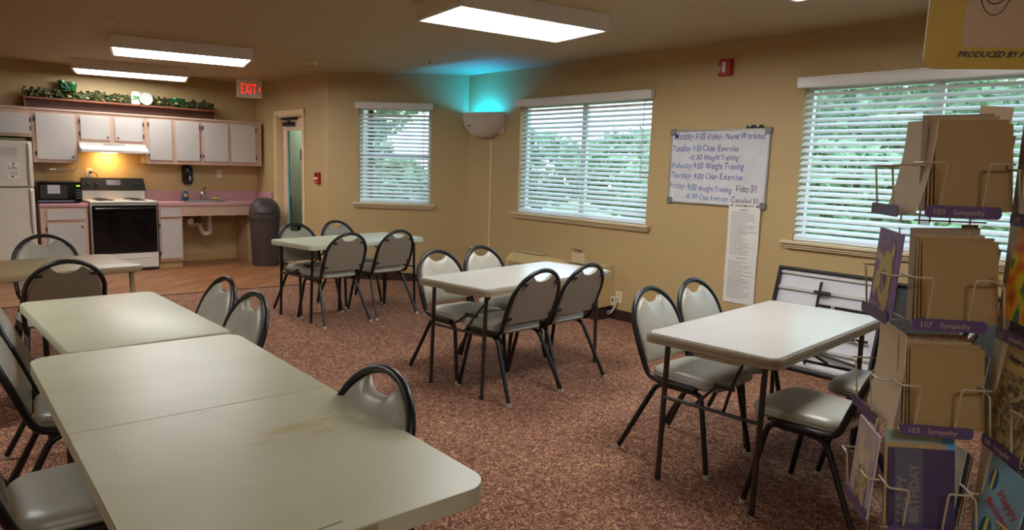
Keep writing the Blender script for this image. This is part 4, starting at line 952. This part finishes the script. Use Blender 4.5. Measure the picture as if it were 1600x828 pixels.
def fridge():
    t = thing('refrigerator', 'cream white top-freezer refrigerator at the left edge', 'refrigerator', (.845, 10.70, 0)); w_ = .375
    FR = mat('cream_fridge_enamel', rgb(216, 208, 196), .3, var=.02)
    bx('cabinet_body', FR, -w_, w_, -.66, 0, .03, 1.625, t, .008); bx('toe_grille', BLK, -w_ + .02, w_ - .02, -.64, -.1, 0, .05, t)
    f = bx('freezer_door', FR, -w_, w_, -.73, -.667, 1.10, 1.63, t, .012); b = bx('fridge_door', FR, -w_, w_, -.73, -.667, .07, 1.085, t, .012)
    bm = bmesh.new(); tube(bm, rounded([(w_ - .035, -.735, 1.60), (w_ - .035, -.76, 1.57), (w_ - .035, -.755, 1.14), (w_ - .035, -.735, 1.11)], .02), .016, 8); finish('freezer_handle', bm, FR, f, smooth=True)
    bm = bmesh.new(); tube(bm, rounded([(w_ - .035, -.735, 1.07), (w_ - .035, -.76, 1.04), (w_ - .03, -.755, .58), (w_ - .03, -.735, .55)], .02), .016, 8); finish('fridge_handle', bm, FR, b, smooth=True)
    M = frame((.845 + .03, 9.968, 0), (1, 0, 0))
    p = thing('fridge_notice', 'faded printed notice taped high on the freezer door', 'paper', M=frame((1.0, 9.9685, 1.50), (1, 0, 0))); bx('sheet', mat('faded_paper', rgb(206, 198, 188), .7), -.10, .08, -.06, .06, 0, .001, p)
    bm = bmesh.new()
    for k in range(4): box(bm, -.08, .06, -.04 + k * .024, -.034 + k * .024, .001, .0014)
    finish('print', bm, INKG, p)
    p = thing('fridge_flyer', 'flyer reading Life held by two magnets on the freezer door', 'paper', M=frame((1.03, 9.9685, 1.29), (1, 0, 0))); bx('sheet', PAPER, -.06, .06, -.10, .09, 0, .001, p)
    text('flyer_lettering', 'Life.', .062, INKK, p, Matrix.Translation((-.055, .01, .0012))); bx('flyer_picture', mat('flyer_grey', rgb(196, 190, 184), .6), -.04, .045, -.06, -.005, .001, .0014, p)
    for (x, y) in ((.0, .075), (-.015, -.075)):
        bm = bmesh.new(); lathe(bm, [(.011, 0), (.01, .006), (.003, .008)], 12); finish('magnet', bm, INKK, p, Matrix.Translation((x, y, .001)))
    p = thing('serving_tray', 'dark green-edged tray lying on top of the refrigerator', 'tray', (.80, 10.35, 1.63)); bx('tray_base', mat('dark_olive', rgb(46, 42, 24), .4), -.3, .38, -.24, .24, 0, .012, p, .003)
    bm = bmesh.new()
    for q in ((-.3, .38, -.24, -.225), (-.3, .38, .225, .24), (-.3, -.285, -.225, .225), (.365, .38, -.225, .225)): box(bm, *q, .012, .03, .002)
    finish('rim', bm, mat('olive_rim', rgb(120, 124, 58), .4), p)
fridge()
def microwave():
    t = thing('microwave', 'black microwave on the short mauve countertop', 'microwave', (1.51, KY - .30, .889)); w_, h_, f = .235, .265, -.245
    bx('body', mat('black_microwave', rgb(30, 30, 36), .3), -w_, w_, f + .02, .15, .012, h_, t, .005)
    for x in (-.2, .2):
        for y in (-.19, .1): bx('foot', BLK, x - .015, x + .015, y - .015, y + .015, 0, .014, t)
    d = bx('door', BLKGL, -w_, w_ - .085, f, f + .02, .016, h_ - .004, t, .004)
    bx('door_window', mat('dark_grey_window', rgb(58, 56, 56), .15), -w_ + .03, w_ - .16, f - .002, f, .06, h_ - .04, d); bx('door_window_patch', mat('pale_patch', rgb(180, 178, 184), .4), -.13, .0, f - .004, f - .002, .12, .225, d)  # pale rectangle on the dark door window
    bx('door_trim', mat('grey_trim', rgb(120, 122, 140), .3), -w_, w_ - .085, f - .004, f, .018, .034, d, .001)
    c = bx('control_panel', BLKGL, w_ - .083, w_, f + .002, f + .02, .016, h_ - .004, t, .003)
    bx('clock_digits', mat('green_display', rgb(150, 220, 40), .4, emit=1.2), w_ - .06, w_ - .022, f, f + .003, .208, .224, c)
    for i in range(3):
        for j in range(4): bx('button', GREY, w_ - .068 + i * .02, w_ - .054 + i * .02, f, f + .003, .06 + j * .032, .072 + j * .032, c)
microwave()
def basket():
    t = thing('wire_basket', 'thin brown wire basket on top of the microwave', 'basket', (1.56, KY - .20, 1.154)); WB = mat('brown_wire', rgb(150, 112, 72), .5)
    bm = bmesh.new()
    for k, (a, b, z) in enumerate(((.17, .11, .14), (.165, .105, .1), (.15, .10, .05), (.14, .09, .004))):
        tube(bm, [(x, y, z) for x, y in rrect(2 * a, 2 * b, .03, 3)], .003 if k == 0 else .0018, 5, closed=True)
    finish('rim_and_rings', bm, WB, t)
    bm = bmesh.new()
    for k in range(12):
        x = -.15 + k * .0273
        for s in (-1, 1): tube(bm, [(x * .9, s * .09, .003), (x, s * .11, .14)], .0014, 4)
    finish('upright_wires', bm, WB, t)
    bm = bmesh.new(); tube(bm, [(-.12, -.13, .145), (.14, -.13, .13), (.19, -.12, .18)], .006, 6); o = finish('ladle', bm, GREY, t, smooth=True); bx('tag', PAPER, -.12, -.05, -.136, -.134, .14, .155, t)
basket()
def shelf():
    t = thing('wall_shelf', 'reddish brown wooden shelf above the upper cabinets', 'shelf', (2.38, KY, 2.06)); bx('shelf_board', SHELFW, -1.16, 1.16, -.25, -.001, .10, .122, t, .003)
    bx('front_rail', mat('shadowed_shelf_wood', rgb(82, 46, 34), .5), -1.12, 1.12, -.15, -.125, -.0, .10, t, .003); bx('wall_cleat', SHELFW, -1.12, 1.12, -.022, -.001, 0, .1, t)  # rail's recess shadow is put into its darker colour
    for s in (-1, 1): bx('end_bracket', SHELFW, s * 1.135 - .012, s * 1.135 + .012, -.20, -.001, 0, .1, t, .002)
    z = 2.183
    g = thing('leaf_garland', 'dark green leaf garland with cream berries along the shelf', 'garland', (2.38, KY - .10, z)); rnd = random.Random(9)
    bm = bmesh.new(); tube(bm, [(-1.12 + k * .07, .03 * math.sin(k * 1.7), .03 + .012 * math.sin(k * 2.3)) for k in range(33)], .006, 5); finish('vine', bm, BARK, g)
    for (n, c1, c2, nm) in ((720, rgb(24, 38, 16), rgb(66, 76, 30), 'dark_leaves'), (170, rgb(84, 80, 30), rgb(124, 108, 50), 'olive_leaves')):
        vs, fs = [], []
        for k in range(n):
            c = Vector((rnd.uniform(-1.13, 1.13), rnd.uniform(-.09, .06), rnd.uniform(.015, .10 + .035 * math.sin(k * .9)))); a = Vector((rnd.gauss(0, 1), rnd.gauss(0, 1) * .6, rnd.gauss(0, .7))).normalized(); b = a.cross(Vector((rnd.gauss(0, .4), -1, rnd.gauss(0, .4)))).normalized(); nrm = a.cross(b); s = rnd.uniform(.018, .04)
            i = len(vs); vs += [c - a * s, c - a * s * .3 + b * s * .55, c + a * s * .4 + b * s * .45, c + a * s, c + a * s * .4 - b * s * .45, c - a * s * .3 - b * s * .55, c + nrm * s * .2]
            fs += [(i, i + 1, i + 6), (i + 1, i + 2, i + 6), (i + 2, i + 3, i + 6), (i + 3, i + 4, i + 6), (i + 4, i + 5, i + 6), (i + 5, i, i + 6)]
        me = bpy.data.meshes.new(nm); me.from_pydata([tuple(v) for v in vs], [], fs); me.materials.append(ramp_mat(nm, [(.35, c1), (.65, c2)], 18, .5)); o = bpy.data.objects.new(nm, me); C.objects.link(o); o.parent = g; o['kind'] = 'stuff'
    for k in range(7):
        bm = bmesh.new(); bmesh.ops.create_icosphere(bm, subdivisions=2, radius=rnd.uniform(.018, .028)); finish('cream_flower', bm, mat('cream_petal', rgb(150, 134, 88), .6), g, Matrix.Translation((-.95 + k * .26 + rnd.uniform(-.05, .05), -.09, rnd.uniform(.03, .07))) @ Matrix.Diagonal((1.1, .7, .7, 1)), True)
    GG = mat('green_glass', rgb(18, 82, 34), .1, coat=.5)
    def goblet(x, lbl, h_=.2, y=-.14, r=.05):
        q = thing('green_goblet', lbl, 'goblet', (x, KY + y, z)); bm = bmesh.new(); lathe(bm, [(r * .7, 0), (r * .66, .006), (.008, .014), (.007, h_ * .4), (r * .8, h_ * .52), (r, h_ * .8), (r * .94, h_), (r * .88, h_), (r * .9, h_ * .8), (.012, h_ * .5)], 18); finish('bowl_and_stem', bm, GG, q, smooth=True)
    goblet(1.66, 'tall dark green goblet at the left on the garland shelf', .235, -.1, .05); goblet(1.765, 'green goblet standing just right of the tallest goblet', .22, -.13, .055)
    q = thing('green_bow', 'dark green ribbon bow on the garland at the goblets', 'bow', (1.70, KY - .17, z + .15))
    for s in (-1, 1):
        bm = bmesh.new(); pts = [(s * .055 * math.sin(a), 0, .03 * math.sin(2 * a) + .02) for a in [PI * k / 10 for k in range(11)]]; tube(bm, pts, .012, 6); finish('loop', bm, mat('dark_green_ribbon', rgb(16, 70, 36), .5), q, smooth=True)
    bm = bmesh.new(); tube(bm, [(0, 0, .02), (-.02, -.01, -.06)], .01, 5); tube(bm, [(0, 0, .02), (.03, -.01, -.05)], .01, 5); finish('tails', bm, mat('dark_green_ribbon', rgb(16, 70, 36), .5), q)
    q = thing('lidded_jar', 'white jar with green holly pattern on the shelf', 'jar', (2.49, KY - .17, z)); bm = bmesh.new(); lathe(bm, [(.05, 0), (.058, .01), (.058, .13), (.05, .145)], 20); finish('body', bm, WHITE, q, smooth=True)
    bm = bmesh.new(); lathe(bm, [(.0585, .045), (.0585, .115)], 20); finish('green_band', bm, ramp_mat('holly_print', [(.45, rgb(40, 110, 50)), (.55, rgb(220, 220, 206))], 30, .4), q); bm = bmesh.new(); lathe(bm, [(.053, .145), (.055, .165), (.02, .175)], 20); finish('lid', bm, WHITE, q, smooth=True)
    q = thing('display_plate', 'round silvery plate leaning against the jar', 'plate', M=Matrix.Translation((2.605, KY - .205, z + .085)) @ Matrix.Rotation(math.radians(80), 4, 'X')); bm = bmesh.new(); lathe(bm, [(.05, 0), (.083, .006), (.085, .009), (.06, .006), (.03, .004)], 28); finish('dish', bm, mat('silver_glaze', rgb(150, 150, 142), .35), q, smooth=True)
    bm = bmesh.new(); lathe(bm, [(.055, .0065), (.052, .0075)], 24); finish('rim_pattern', bm, ramp_mat('plate_print', [(.45, rgb(130, 140, 120)), (.55, rgb(206, 206, 196))], 60), q)
    goblet(3.0, 'wide green glass dish standing right of the plate on the shelf', .13, -.14, .06)
    q = thing('green_dish', 'green glass sugar dish behind the wide goblet on the shelf', 'dish', (3.09, KY - .12, z)); bm = bmesh.new(); lathe(bm, [(.03, 0), (.05, .03), (.055, .08), (.04, .1), (.045, .13)], 16); finish('bowl', bm, GG, q, smooth=True)
shelf()
def bin_():
    t = thing('trash_bin', 'dark brown domed trash bin by the door', 'trash bin', (3.94, 9.86, 0))
    bm = bmesh.new(); lathe(bm, [(.178, 0), (.18, .01), (.205, .66), (.215, .665), (.218, .70), (.212, .705)], 32); finish('body', bm, TRASH, t, smooth=True)
    bm = bmesh.new(); lathe(bm, [(.214, .70), (.214, .76), (.20, .84), (.16, .91), (.10, .955), (.03, .97)], 32); d = finish('dome_lid', bm, TRASH, t, smooth=True)
    bm = bmesh.new(); out = rrect(.22, .17, .06, 6); R = Matrix.Rotation(math.radians(-22), 4, 'Z') @ Matrix.Translation((0, -.188, .83)) @ Matrix.Rotation(math.radians(68), 4, 'X'); layers(bm, out, [(0, -.02), (0, .012), (.008, .016)]); finish('swing_flap', bm, mat('dark_flap', rgb(58, 46, 44), .45), d, R, True)
    bm = bmesh.new(); lathe(bm, [(.008, 0), (.007, .006)], 10); finish('rivet', bm, CHROME, t, Matrix.Translation((.03, -.213, .68)) @ Matrix.Rotation(PI / 2, 4, 'X'))
bin_()
def cart():
    t = thing('wooden_cart', 'pale wooden cart on a brass-rimmed caster at the left edge', 'cart', (-.02, 4.78, 0)); bx('side_board', mat('pale_cart_wood', rgb(206, 170, 112), .5, var=.1, scale=5), -.35, .36, -.22, .25, .09, .52, t, .006)
    for (x, y) in ((.31, -.19), (.31, .2), (-.3, -.19), (-.3, .2)):
        bm = bmesh.new(); lathe(bm, [(.03, -.014), (.042, -.012), (.042, .012), (.03, .014)], 18); c = finish('caster', bm, mat('brass_caster', rgb(150, 118, 60), .4), t, Matrix.Translation((x, y - .0, .044)) @ Matrix.Rotation(PI / 2, 4, 'X') @ Matrix.Rotation(0, 4, 'Y'), True)
        bm = bmesh.new(); lathe(bm, [(.018, .0145), (.016, .017)], 14); finish('hub', bm, WHITE, c); bm = bmesh.new(); tube(bm, [(0, .02, 0), (0, .048, 0)], .008, 6); finish('stem', bm, CHROME, c)
cart()

# ------------------------------------------------------------------ greeting card rack
def card_rack():
    hd = math.radians(97) + .7229 ; ldir = math.radians(12) + .7229     # headings turned into the room frame
    e1 = Vector((math.sin(hd), math.cos(hd), 0)); e2 = Vector((math.sin(ldir), math.cos(ldir), 0)); k = 1.35
    r0 = Vector((1.549, .526, 0)); up = Vector((0, 0, 1))
    # rack frame: x = e1 (right along the front column), y = e2 (away), z up
    M = Matrix(((e1.x, e2.x, 0, r0.x), (e1.y, e2.y, 0, r0.y), (0, 0, 1, 0), (0, 0, 0, 1)))
    t = thing('card_rack', 'revolving wire greeting card rack with purple label strips', 'card rack', M=M)
    W = .135; T = [1.437, 1.212, .992, .772]
    bm = bmesh.new(); cx, cy = .27, .08
    lathe(bm, [(.26, 0), (.26, .02), (.22, .035), (.03, .045)], 32, (cx, cy, 0)); finish('round_base', bm, BLK, t, smooth=True)
    bm = bmesh.new(); tube(bm, [(cx, cy, .04), (cx, cy, 1.98)], .018, 12); finish('centre_post', bm, mat('pale_post', rgb(178, 162, 136), .4), t, smooth=True)
    bm = bmesh.new(); box(bm, W + .040, W + .066, -.03, .0, .2, 1.62, .004); finish('corner_post', bm, MATS['pale_post'], t)
    P = Matrix.Identity(4)
    def pocket(F, z, num, word, w_=W, name='pocket', lab=True):
        """F maps pocket frame (x along, y up, z out) into rack frame"""
        bm = bmesh.new(); d = .045; r = .0022; zz = z
        for xi, xo in ((.026, -.012), (w_ - .034, w_ + .012)):
            tube(bm, rounded([(xi, zz, 0), (xi, zz, d), (xi, zz + .10, d + .012), (xo, zz + .10, d + .012), (xo, zz + .10, -.004)], .007, 3), r, 6)
        for x in ((.03, w_ / 2, w_ - .03) if lab else (.03, w_ - .03)): tube(bm, [(x, zz - .02, -.004), (x, zz + .19, -.004)], r * .8, 5)
        for y in ((-.015, .1, .18) if lab else (.0,)): tube(bm, [(0, zz + y, -.004), (w_, zz + y, -.004)], r * .8, 5)
        tube(bm, [(0, zz, d), (w_, zz, d)], r * .8, 5)
        o = finish(name, bm, WIRE, t, F, True)
        l = bmesh.new(); layers(l, [(p[0] + w_ / 2, p[1]) for p in rrect(w_ + .002, .024, .008, 4)], [(0, 0), (0, .0012)]); ls = finish('label_strip', l, PURP, o, Matrix.Translation((0, zz + .006, d + .003)))
        TX = mat('pale_label_print', rgb(178, 150, 140), .5)
        if num: text('label_lettering', num, .016, TX, ls, Matrix.Translation((.012, -.006, .0016))); 
        if word: text('label_lettering', word, .0145, TX, ls, Matrix.Translation((.05, -.005, .0016)))
        return o
    FF = Matrix(((1, 0, 0, 0), (0, 0, -1, 0), (0, 1, 0, 0), (0, 0, 0, 1)))                 # front column: out = -y
    LW = .16
    FL = Matrix(((0, 0, -1, .018), (-1, 0, 0, LW + .005), (0, 1, 0, 0), (0, 0, 0, 1)))     # left column: x runs -y, out = -x
    FR = Matrix(((0, 0, -1, W + .075), (-1, 0, 0, -.03), (0, 1, 0, 0), (0, 0, 0, 1)))       # right wing, towards the camera
    nums = ['109', '107', '103', '104']
    for i, z in enumerate(T):
        pocket(FF, z, nums[i], 'Sympathy'); pocket(FL, z - .005, '', '', LW, lab=False); pocket(FR, z - .01, nums[i], 'Sympathy', .14, lab=False)
    for z in (.55, .33): pocket(FF, z, '', ''); pocket(FL, z, '', '', LW, lab=False); pocket(FR, z, '', '', .14, lab=False)
    # header sign
    sg = bmesh.new(); layers(sg, [(p[0] + .17, p[1] + 1.855) for p in rrect(.41, .27, .02, 4)], [(0, 0), (0, .006)]); s = finish('header_sign', sg, mat('ochre_sign_card', rgb(180, 146, 40), .5), t, Matrix.Translation((0, 0, 0)) @ FF @ Matrix.Translation((.017, 0, .0)))
    sgx = .03
    bm = bmesh.new(); layers(bm, [(p[0] + .087, p[1] + 1.87) for p in rrect(.115, .22, .01, 3)], [(0, .006), (0, .0065)]); finish('sign_panel', bm, mat('taupe_sign_print', rgb(176, 148, 116), .5), s)
    bm = bmesh.new(); tube(bm, [(.080 + .028 * math.cos(a), 1.875 + .055 * math.sin(a), .007) for a in [2 * PI * q / 24 for q in range(24)]], .0008, 4, closed=True); tube(bm, [(.080 + .019 * math.cos(a), 1.862 + .021 * math.sin(a), .007) for a in [PI + PI * q / 10 * .9 + .15 for q in range(11)]], .001, 4)
    for dx in (-.01, .01): tube(bm, [(.080 + dx, 1.89, .007), (.080 + dx, 1.898, .007)], .0016, 4)
    finish('smiling_face', bm, INKK, s)
    text('sign_lettering', 'PRODUCED BY HAND', .0155, INKK, s, Matrix.Translation((.024, 1.742, .0068)), shear=.35, bold=.0004)
    bm = bmesh.new(); lathe(bm, [(.018, 0), (.018, .001)], 20); finish('sign_dot', bm, mat('maroon_dot', rgb(92, 26, 30), .5), s, Matrix.Translation((.168, 1.84, .0062)))
    # cards and envelopes, each one a thing of its own
    def card(Fm, z, x, w_, h_, material, label, name='greeting_card', d=.03, tilt=.10, th=.0012, group=None, cat='card', curve=0, roll=0):
        Mx = M @ Fm @ Matrix.Translation((x, z, d)) @ Matrix.Rotation(roll, 4, 'Z') @ Matrix.Rotation(-tilt, 4, 'X'); o = thing(name, label, cat, M=Mx, group=group)
        bm = bmesh.new(); N = 6
        ys = [h_ * q / N for q in range(N + 1)]; fr = [(bm.verts.new((0, y, curve * (y / h_ - .5) ** 2 * 4)), bm.verts.new((w_, y, curve * (y / h_ - .5) ** 2 * 4))) for y in ys]; bk = [(bm.verts.new((0, y, curve * (y / h_ - .5) ** 2 * 4 - th)), bm.verts.new((w_, y, curve * (y / h_ - .5) ** 2 * 4 - th))) for y in ys]
        for q in range(N):
            bm.faces.new((fr[q][0], fr[q][1], fr[q + 1][1], fr[q + 1][0])); bm.faces.new((bk[q][0], bk[q + 1][0], bk[q + 1][1], bk[q][1])); bm.faces.new((fr[q][0], fr[q + 1][0], bk[q + 1][0], bk[q][0])); bm.faces.new((fr[q][1], bk[q][1], bk[q + 1][1], fr[q + 1][1]))
        bm.faces.new((fr[0][0], bk[0][0], bk[0][1], fr[0][1])); bm.faces.new((fr[N][0], fr[N][1], bk[N][1], bk[N][0]))
        finish('sheet', bm, material, o); return o
    ord_ = ['top', 'second', 'third']
    Gf = 'cards and envelopes in the card rack'
    GRAYC = mat('grey_card_back', rgb(150, 128, 104), .6)
    for i in range(3):
        z = T[i] + .004
        card(FF, z, .024, .140, .166 if i else .172, ENV, 'manila envelope facing out in the %s front pocket' % ord_[i], 'envelope', .034, .13, group=Gf, cat='envelope')
        card(FF, z, .020, .138, .172 if i else .180, ENV, 'manila envelope just behind the foremost one in the %s front pocket' % ord_[i], 'envelope', .024, .10, group=Gf, cat='envelope')
        card(FF, z, .016, .126, .176 if i else .186, mat('paler_manila', rgb(172, 142, 100), .7), 'rearmost manila envelope in the %s front pocket' % ord_[i], 'envelope', .014, .06, group=Gf, cat='envelope')
        c = card(FF, z + .0, .004, .130, .19, GRAYC, 'grey card back with printed lines behind the %s front pocket' % ord_[i], 'greeting_card', .004, .02, group=Gf)
    # the white envelopes of the left column
    card(FL, T[0] - .0, LW - .125, .156, .19, ENVW, 'bowed cream envelope in the top left pocket', 'envelope', .028, .10, curve=.007, group=Gf, cat='envelope')
    card(FL, T[2] - .0, LW - .125, .156, .205, ENVW, 'bowed cream envelope in the third left pocket', 'envelope', .028, .02, curve=.007, group=Gf, cat='envelope')
    # purple floral card, second left pocket
    PC = ramp_mat('purple_floral_print', [(.40, rgb(120, 92, 140)), (.52, rgb(150, 118, 150)), (.58, rgb(206, 190, 110)), (.7, rgb(190, 170, 140))], 26, .4, 3, 3, .6)
    c = card(FL, T[1] - .0, LW - .135, .13, .185, mat('purple_card', rgb(132, 104, 152), .4), 'purple floral card leaning out of the second left pocket', 'greeting_card', .05, .02, .006, Gf)
    bm = bmesh.new(); layers(bm, [(p[0] + .06, p[1] + .09) for p in rrect(.10, .165, .03, 5)], [(0, .0005), (0, .001)]); finish('floral_print', bm, PC, c)
    bm = bmesh.new(); lathe(bm, [(.034, .001), (.034, .0016)], 20); q = finish('yellow_oval', bm, mat('yellow_print', rgb(200, 184, 90), .5), c, Matrix.Translation((.075, .085, 0)) @ Matrix.Diagonal((1, 1.7, 1, 1)))
    bm = bmesh.new(); lathe(bm, [(.017, .002), (.017, .0024)], 14); finish('blue_iris', bm, ramp_mat('iris_print', [(.4, rgb(60, 60, 140)), (.6, rgb(120, 104, 160))], 60), c, Matrix.Translation((.07, .075, 0)) @ Matrix.Diagonal((1, 1.6, 1, 1)))
    c = card(FL, T[3] - .0, LW - .14, .13, .19, mat('lilac_card', rgb(186, 172, 178), .4), 'lilac card with an oval flower basket in the fourth left pocket', 'greeting_card', .05, .02, .004, Gf)
    bm = bmesh.new(); layers(bm, [(p[0] + .065, p[1] + .12) for p in rrect(.12, .12, .02, 5)], [(0, .0005), (0, .001)]); finish('floral_print', bm, ramp_mat('lilac_print', [(.4, rgb(176, 160, 176)), (.6, rgb(206, 194, 150))], 30, .4, 3, 5, .5), c)
    bm = bmesh.new(); lathe(bm, [(.036, .001), (.036, .0016)], 20); finish('flower_oval', bm, ramp_mat('basket_print', [(.4, rgb(90, 84, 60)), (.5, rgb(190, 176, 90)), (.62, rgb(150, 120, 150))], 50, .4), c, Matrix.Translation((.07, .05, 0)) @ Matrix.Diagonal((1, 1.3, 1, 1)))
    # front fourth pocket: dark birthday card
    c = card(FF, T[3] + .004, .004, .128, .168, mat('dark_violet_card', rgb(66, 50, 84), .35), 'dark violet happy birthday card in the fourth front pocket', 'greeting_card', .034, .13, .003, Gf)
    bm = bmesh.new(); layers(bm, [(p[0] + .039, p[1] + .084) for p in rrect(.055, .166, .002, 1)], [(0, .0004), (0, .0008)]); finish('grey_band', bm, mat('slate_band', rgb(84, 82, 96), .4), c)
    GT = mat('grey_letter_print', rgb(120, 112, 118), .4)
    for tx, x in (('HAPPY', .034), ('BIRTHDAY', .058)): text('card_lettering', tx, .026, GT, c, Matrix.Translation((x, .012, .0012)) @ Matrix.Rotation(PI / 2, 4, 'Z') @ Matrix.Diagonal((1.25 if tx == 'HAPPY' else 1.0, 1, 1, 1)), bold=.0008)
    card(FF, T[3] + .004, -.002, .12, .176, mat('paler_manila', rgb(172, 142, 100), .7), 'tan envelope behind the violet birthday card', 'envelope', .02, .08, group=Gf, cat='envelope')
    card(FF, T[3] + .004, -.002, .11, .205, mat('pale_teal_card', rgb(150, 170, 160), .5), 'pale teal card rising behind the fourth front pocket', 'greeting_card', .01, .03, group=Gf)
    card(FF, T[3] + .004, .092, .042, .205, mat('sky_blue_card', rgb(90, 160, 214), .5), 'sky blue card edge right of the pale teal card', 'greeting_card', .012, .03, group=Gf)
    card(FF, T[1] + .004, .10, .03, .20, ramp_mat('teal_stripe_print', [(.4, rgb(46, 92, 90)), (.6, rgb(150, 140, 110))], 60), 'teal striped card edge right of the second front pocket', 'greeting_card', .008, .02, group=Gf)
    card(FF, T[0] + .01, .09, .06, .205, ENVW, 'cream card sticking up behind the top front envelopes', 'greeting_card', -.008, -.02, group=Gf)
    # cards in the right wing
    tints = [(150, 134, 108), (120, 100, 88), (168, 152, 130), (92, 76, 96), (176, 160, 134)]
    for i in range(4):
        for q in range(4):
            nm = ['foremost', 'second', 'third', 'rearmost'][q]
            if q == 0: continue
            c_ = tints[(i * 2 + q) % 5]; card(FR, T[i] - .006, -.004 + q * .003, .135, .185 + .004 * q, mat('tint_%d_%d_%d' % c_, rgb(*c_), .6), '%s card in the %s pocket of the right wing' % (nm, (ord_ + ['fourth'])[i]), 'greeting_card', .034 - .008 * q, .08 - .01 * q, group=Gf)
    def edge_stack(z, n, col, lbl):
        for q in range(n):
            c_ = col[q % len(col)]; word = ['leftmost', 'second from left', 'third from left', 'fourth from left', 'rightmost'][q]
            o = thing('greeting_card', '%s edge-on card in the stack %s' % (word, lbl), 'card', M=M @ Matrix.Translation((W + .004 + .0055 * q, .0, z)) @ Matrix.Rotation(.08, 4, 'Y'), group=Gf)
            bx('sheet', mat('tint_%d_%d_%d' % c_, rgb(*c_), .6), 0, .0025, 0, .09, .0, .17 - .004 * q, o)
    edge_stack(T[0], 4, [(168, 140, 96), (70, 50, 62), (96, 70, 44), (176, 150, 112)], 'beside the top front pocket')
    edge_stack(T[1], 4, [(60, 66, 56), (176, 160, 110), (70, 54, 60), (150, 132, 110)], 'beside the second front pocket')
    edge_stack(T[2], 5, [(150, 128, 92), (112, 88, 62), (150, 132, 110), (108, 84, 86), (160, 146, 130)], 'beside the third front pocket')
    edge_stack(T[3], 4, [(170, 160, 140), (60, 50, 84), (150, 112, 74), (176, 160, 140)], 'beside the fourth front pocket')
    # foremost wing cards
    c = card(FR, T[1] + .03, .0, .135, .19, ramp_mat('rainbow_print', [(.3, rgb(200, 50, 30)), (.45, rgb(236, 150, 30)), (.55, rgb(230, 210, 60)), (.65, rgb(70, 130, 60)), (.75, rgb(60, 90, 170))], 22, .4, 1, 2), 'rainbow coloured card at the right edge below the top wing pocket', 'greeting_card', .042, .06, .002, Gf)
    c = card(FR, T[2] - .004, .0, .14, .205, mat('antique_yellow_card', rgb(176, 150, 84), .5), 'yellow vintage holiday card tilting in the right wing', 'greeting_card', .044, .10, .002, Gf, roll=.0)
    bm = bmesh.new(); layers(bm, [(p[0] + .07, p[1] + .08) for p in rrect(.12, .145, .002, 1)], [(0, .0004), (0, .0008)]); finish('engraved_print', bm, ramp_mat('engraving', [(.4, rgb(84, 72, 50)), (.6, rgb(176, 156, 110))], 40, .5, 4, 1, 1.5), c)
    text('card_lettering', 'Happy Holiday', .018, INKK, c, Matrix.Translation((.012, .172, .001)), shear=.3)
    c = card(FR, T[3] - .004, .0, .14, .19, mat('pale_sky_card', rgb(132, 176, 196), .4), 'sky card with hot-air balloons and red writing in the right wing', 'greeting_card', .044, .10, .002, Gf)
    for (x, y, r, col) in ((.026, .145, .018, (40, 80, 130)), (.105, .055, .026, (70, 140, 50)), (.045, .04, .026, (24, 96, 116)), (.13, .045, .015, (226, 196, 40))):
        bm = bmesh.new(); lathe(bm, [(r, .0004), (r, .001)], 18); b = finish('balloon_print', bm, mat('balloon_%d' % col[0], rgb(*col), .5), c, Matrix.Translation((x, y, 0)) @ Matrix.Diagonal((.8, 1.25, 1, 1)))
        bm = bmesh.new(); box(bm, -r * .25, r * .25, -r * .95, r * .95, .001, .0014); finish('balloon_stripe', bm, mat('balloon_stripe', rgb(226, 206, 90), .5), b)
    text('card_lettering', 'Happy', .030, mat('red_script', rgb(196, 60, 70), .5), c, Matrix.Translation((.05, .125, .0012)) @ Matrix.Rotation(-.25, 4, 'Z'), shear=.3)
    text('card_lettering', 'Birthday', .026, mat('red_script', rgb(196, 60, 70), .5), c, Matrix.Translation((.02, .095, .0012)) @ Matrix.Rotation(-.2, 4, 'Z'), shear=.3)
card_rack()
